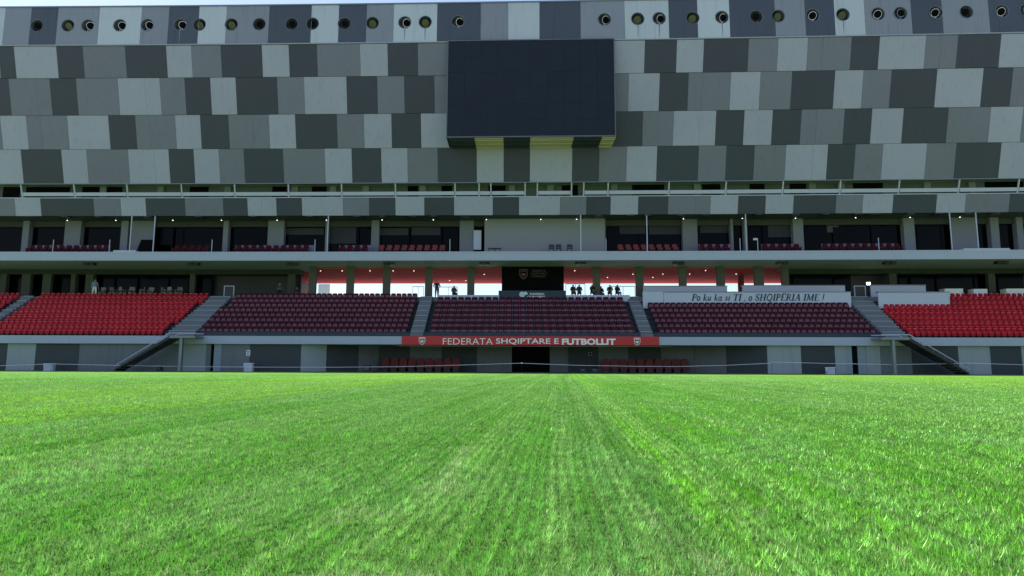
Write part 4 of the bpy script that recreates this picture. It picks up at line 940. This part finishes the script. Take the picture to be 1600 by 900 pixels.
# chute of light-coloured window reflection box
# ------------------------------------------------------------------ people
def person(loc, rz, pose, cols, label, group):
    shirt, trou = cols
    J = {}; E = []; R = {}
    def j(n, p, r): J[n] = Vector(p); R[n] = r * (1.45 if n in ('pel', 'wa', 'ch') or n[:2] in ('hp', 'sh') else 1.3 if r > .04 else 1.1)
    sit = pose == 'sit'
    hz = .50 if sit else .93
    j('pel', (0, 0, hz), .135); j('wa', (0, -.01, hz + .17), .12); j('ch', (0, 0.0, hz + .37), .145); j('nk', (0, -.01, hz + .55), .055); j('hd', (0, -.03, hz + .66), .092); j('ht', (0, -.025, hz + .76), .075)
    for a, b in (('pel', 'wa'), ('wa', 'ch'), ('ch', 'nk'), ('nk', 'hd'), ('hd', 'ht')): E.append((a, b))
    for s, t in ((-1, 'l'), (1, 'r')):
        j('sh' + t, (s * .19, 0, hz + .47), .065)
        if pose == 'rail': j('el' + t, (s * .33, .02, hz + .22), .045); j('wr' + t, (s * .24, -.22, hz + .12), .032)
        elif pose == 'sit': j('el' + t, (s * .27, -.05, hz + .20), .045); j('wr' + t, (s * .12, -.28, hz + .16), .032)
        else: j('el' + t, (s * .26, .03 * s, hz + .20), .045); j('wr' + t, (s * .27, -.10 - .06 * s, hz - .04), .032)
        E += [('ch', 'sh' + t), ('sh' + t, 'el' + t), ('el' + t, 'wr' + t)]
        d = (J['wr' + t] - J['el' + t]).normalized(); j('pm' + t, J['wr' + t] + d * .07, .036); E.append(('wr' + t, 'pm' + t))
        sd = d.cross(Vector((0, 1, 0.3))).normalized()
        for k in range(4):
            j(f'f{k}' + t, J['pm' + t] + d * (.075 + .012 * (k in (1, 2))) + sd * (k - 1.5) * .022, .009); E.append(('pm' + t, f'f{k}' + t))
        j('th' + t, J['wr' + t] + d * .06 + sd * -.07, .010); E.append(('wr' + t, 'th' + t))
        j('hp' + t, (s * .095, 0, hz - .05), .09); E.append(('pel', 'hp' + t))
        if sit:
            j('kn' + t, (s * .13, -.42, hz + .0), .062); j('an' + t, (s * .13, -.40, .09), .042); j('to' + t, (s * .14, -.56, .04), .036)
        elif pose == 'walk':
            j('kn' + t, (s * .10, -.10 * s, .50), .062); j('an' + t, (s * .10, -.20 * s + .05, .09), .042); j('to' + t, (s * .12, -.20 * s - .10, .04), .036)
        else:
            j('kn' + t, (s * .11, -.02, .50), .062); j('an' + t, (s * .12, .02, .09), .042); j('to' + t, (s * .14, -.14, .04), .036)
        E += [('hp' + t, 'kn' + t), ('kn' + t, 'an' + t), ('an' + t, 'to' + t)]
    j('no', (0, -.125, hz + .67), .016); E.append(('hd', 'no'))
    for s, t in ((-1, 'l'), (1, 'r')): j('ea' + t, (s * .092, -.015, hz + .665), .018); E.append(('hd', 'ea' + t))
    names = list(J); idx = {n: i for i, n in enumerate(names)}
    me = bpy.data.meshes.new("person_skel"); me.from_pydata([J[n] for n in names], [(idx[a], idx[b]) for a, b in E], [])
    o = bpy.data.objects.new("tmp", me); COL.objects.link(o)
    md = o.modifiers.new("skin", 'SKIN'); md.use_smooth_shade = True
    for i, n in enumerate(names):
        sv = me.skin_vertices[0].data[i]; sv.radius = (R[n], R[n] * (.72 if n in ('pel', 'wa', 'ch') else 1)); sv.use_root = (n == 'pel')
    ms = o.modifiers.new("sub", 'SUBSURF'); ms.levels = 1; ms.render_levels = 1
    bpy.context.view_layer.update()
    bm_ = bpy.data.meshes.new_from_object(o.evaluated_get(bpy.context.evaluated_depsgraph_get()))
    bpy.data.objects.remove(o); bm_.name = "person"
    bm_.materials.clear()
    for m in (SKIN, shirt, trou, HAIR, CL_BLACK): bm_.materials.append(m)
    for p in bm_.polygons:
        c = p.center; k = 1
        if c.z > hz + .57: k = 3 if (c.z > hz + .74 or (c.y > -.02 and c.z > hz + .62)) else 0
        elif c.z < .10 and (not sit or c.y < -.3): k = 4
        elif (c.z < hz + .04 and abs(c.x) < .22) or (sit and c.z < hz + .12 and c.y < -.1 and abs(c.x) > .02 and c.z < hz + .075): k = 2
        dh = min((c - J['pml']).length, (c - J['pmr']).length)
        if dh < .10: k = 0
        p.material_index = k; p.use_smooth = True
    o = bpy.data.objects.new("person", bm_); COL.objects.link(o); o.location = loc; o.rotation_euler = (0, 0, rz)
    return props(o, label, "person", group)
person(pc(XA(682.5, 8, 7.6), 7.6, ZC + .002), .15, 'rail', (CL_BLACK, CL_GREY), "man in dark clothes standing at the railing at the top of the left central aisle", "people on the concourse")
person(pc(XA(148, 8, 6.95), 6.95, ZC + .002), .9, 'walk', (CL_BLUE, CL_WHITE), "person in pale blue top and white trousers behind the top row of the left block", "people on the concourse")
for u, d, lab in ((895.5, 7.7, "seated person in dark clothes nearest the black board"), (905, 7.7, "seated dark-clad person, second to the right of the black board"), (925.5, 7.4, "seated person in silhouette just left of a pillar"), (939, 8.9, "seated person partly hidden behind the right side of a pillar"), (953, 7.8, "seated dark-clad person left of the last two by the right railing"), (964.5, 7.8, "seated person in black nearest the right central aisle")):
    x = XA(u, 8, d); person(pc(x, d, ZC + .05), random.uniform(-.5, .5), 'sit', (CL_BLACK, CL_GREY), lab, "people on the concourse")
    m = MB(); m.box(-.2, .2, -.16, .2, .40, .45)
    for sx in (-1, 1):
        for sy in (-1, 1): m.tube((sx * .17, sy * .15, 0), (sx * .17, sy * .15, .40), .02, 6)
    st_ = top("stool", m, DMETAL, (0, 0, 0), "dark stool under the " + lab, "stool", "stools on the concourse"); st_.location = pc(x, d, ZC + .003)
for u, d, lab, hz_ in ((709.5, 8.2, "small seated figure against the bright opening right of the standing man", -.25), (437, 7.4, "seated person in grey at the right end of the dark left concourse", -.1), (464, 9.5, "low dark figure beside the first pillar of the bright opening", -.25)):
    x = XA(u, 8, d); person(pc(x, d, ZC + .12 + hz_ + .13), .4, 'sit', (CL_GREY, CL_BLACK), lab, "people on the concourse")
print("objects", len(bpy.data.objects))
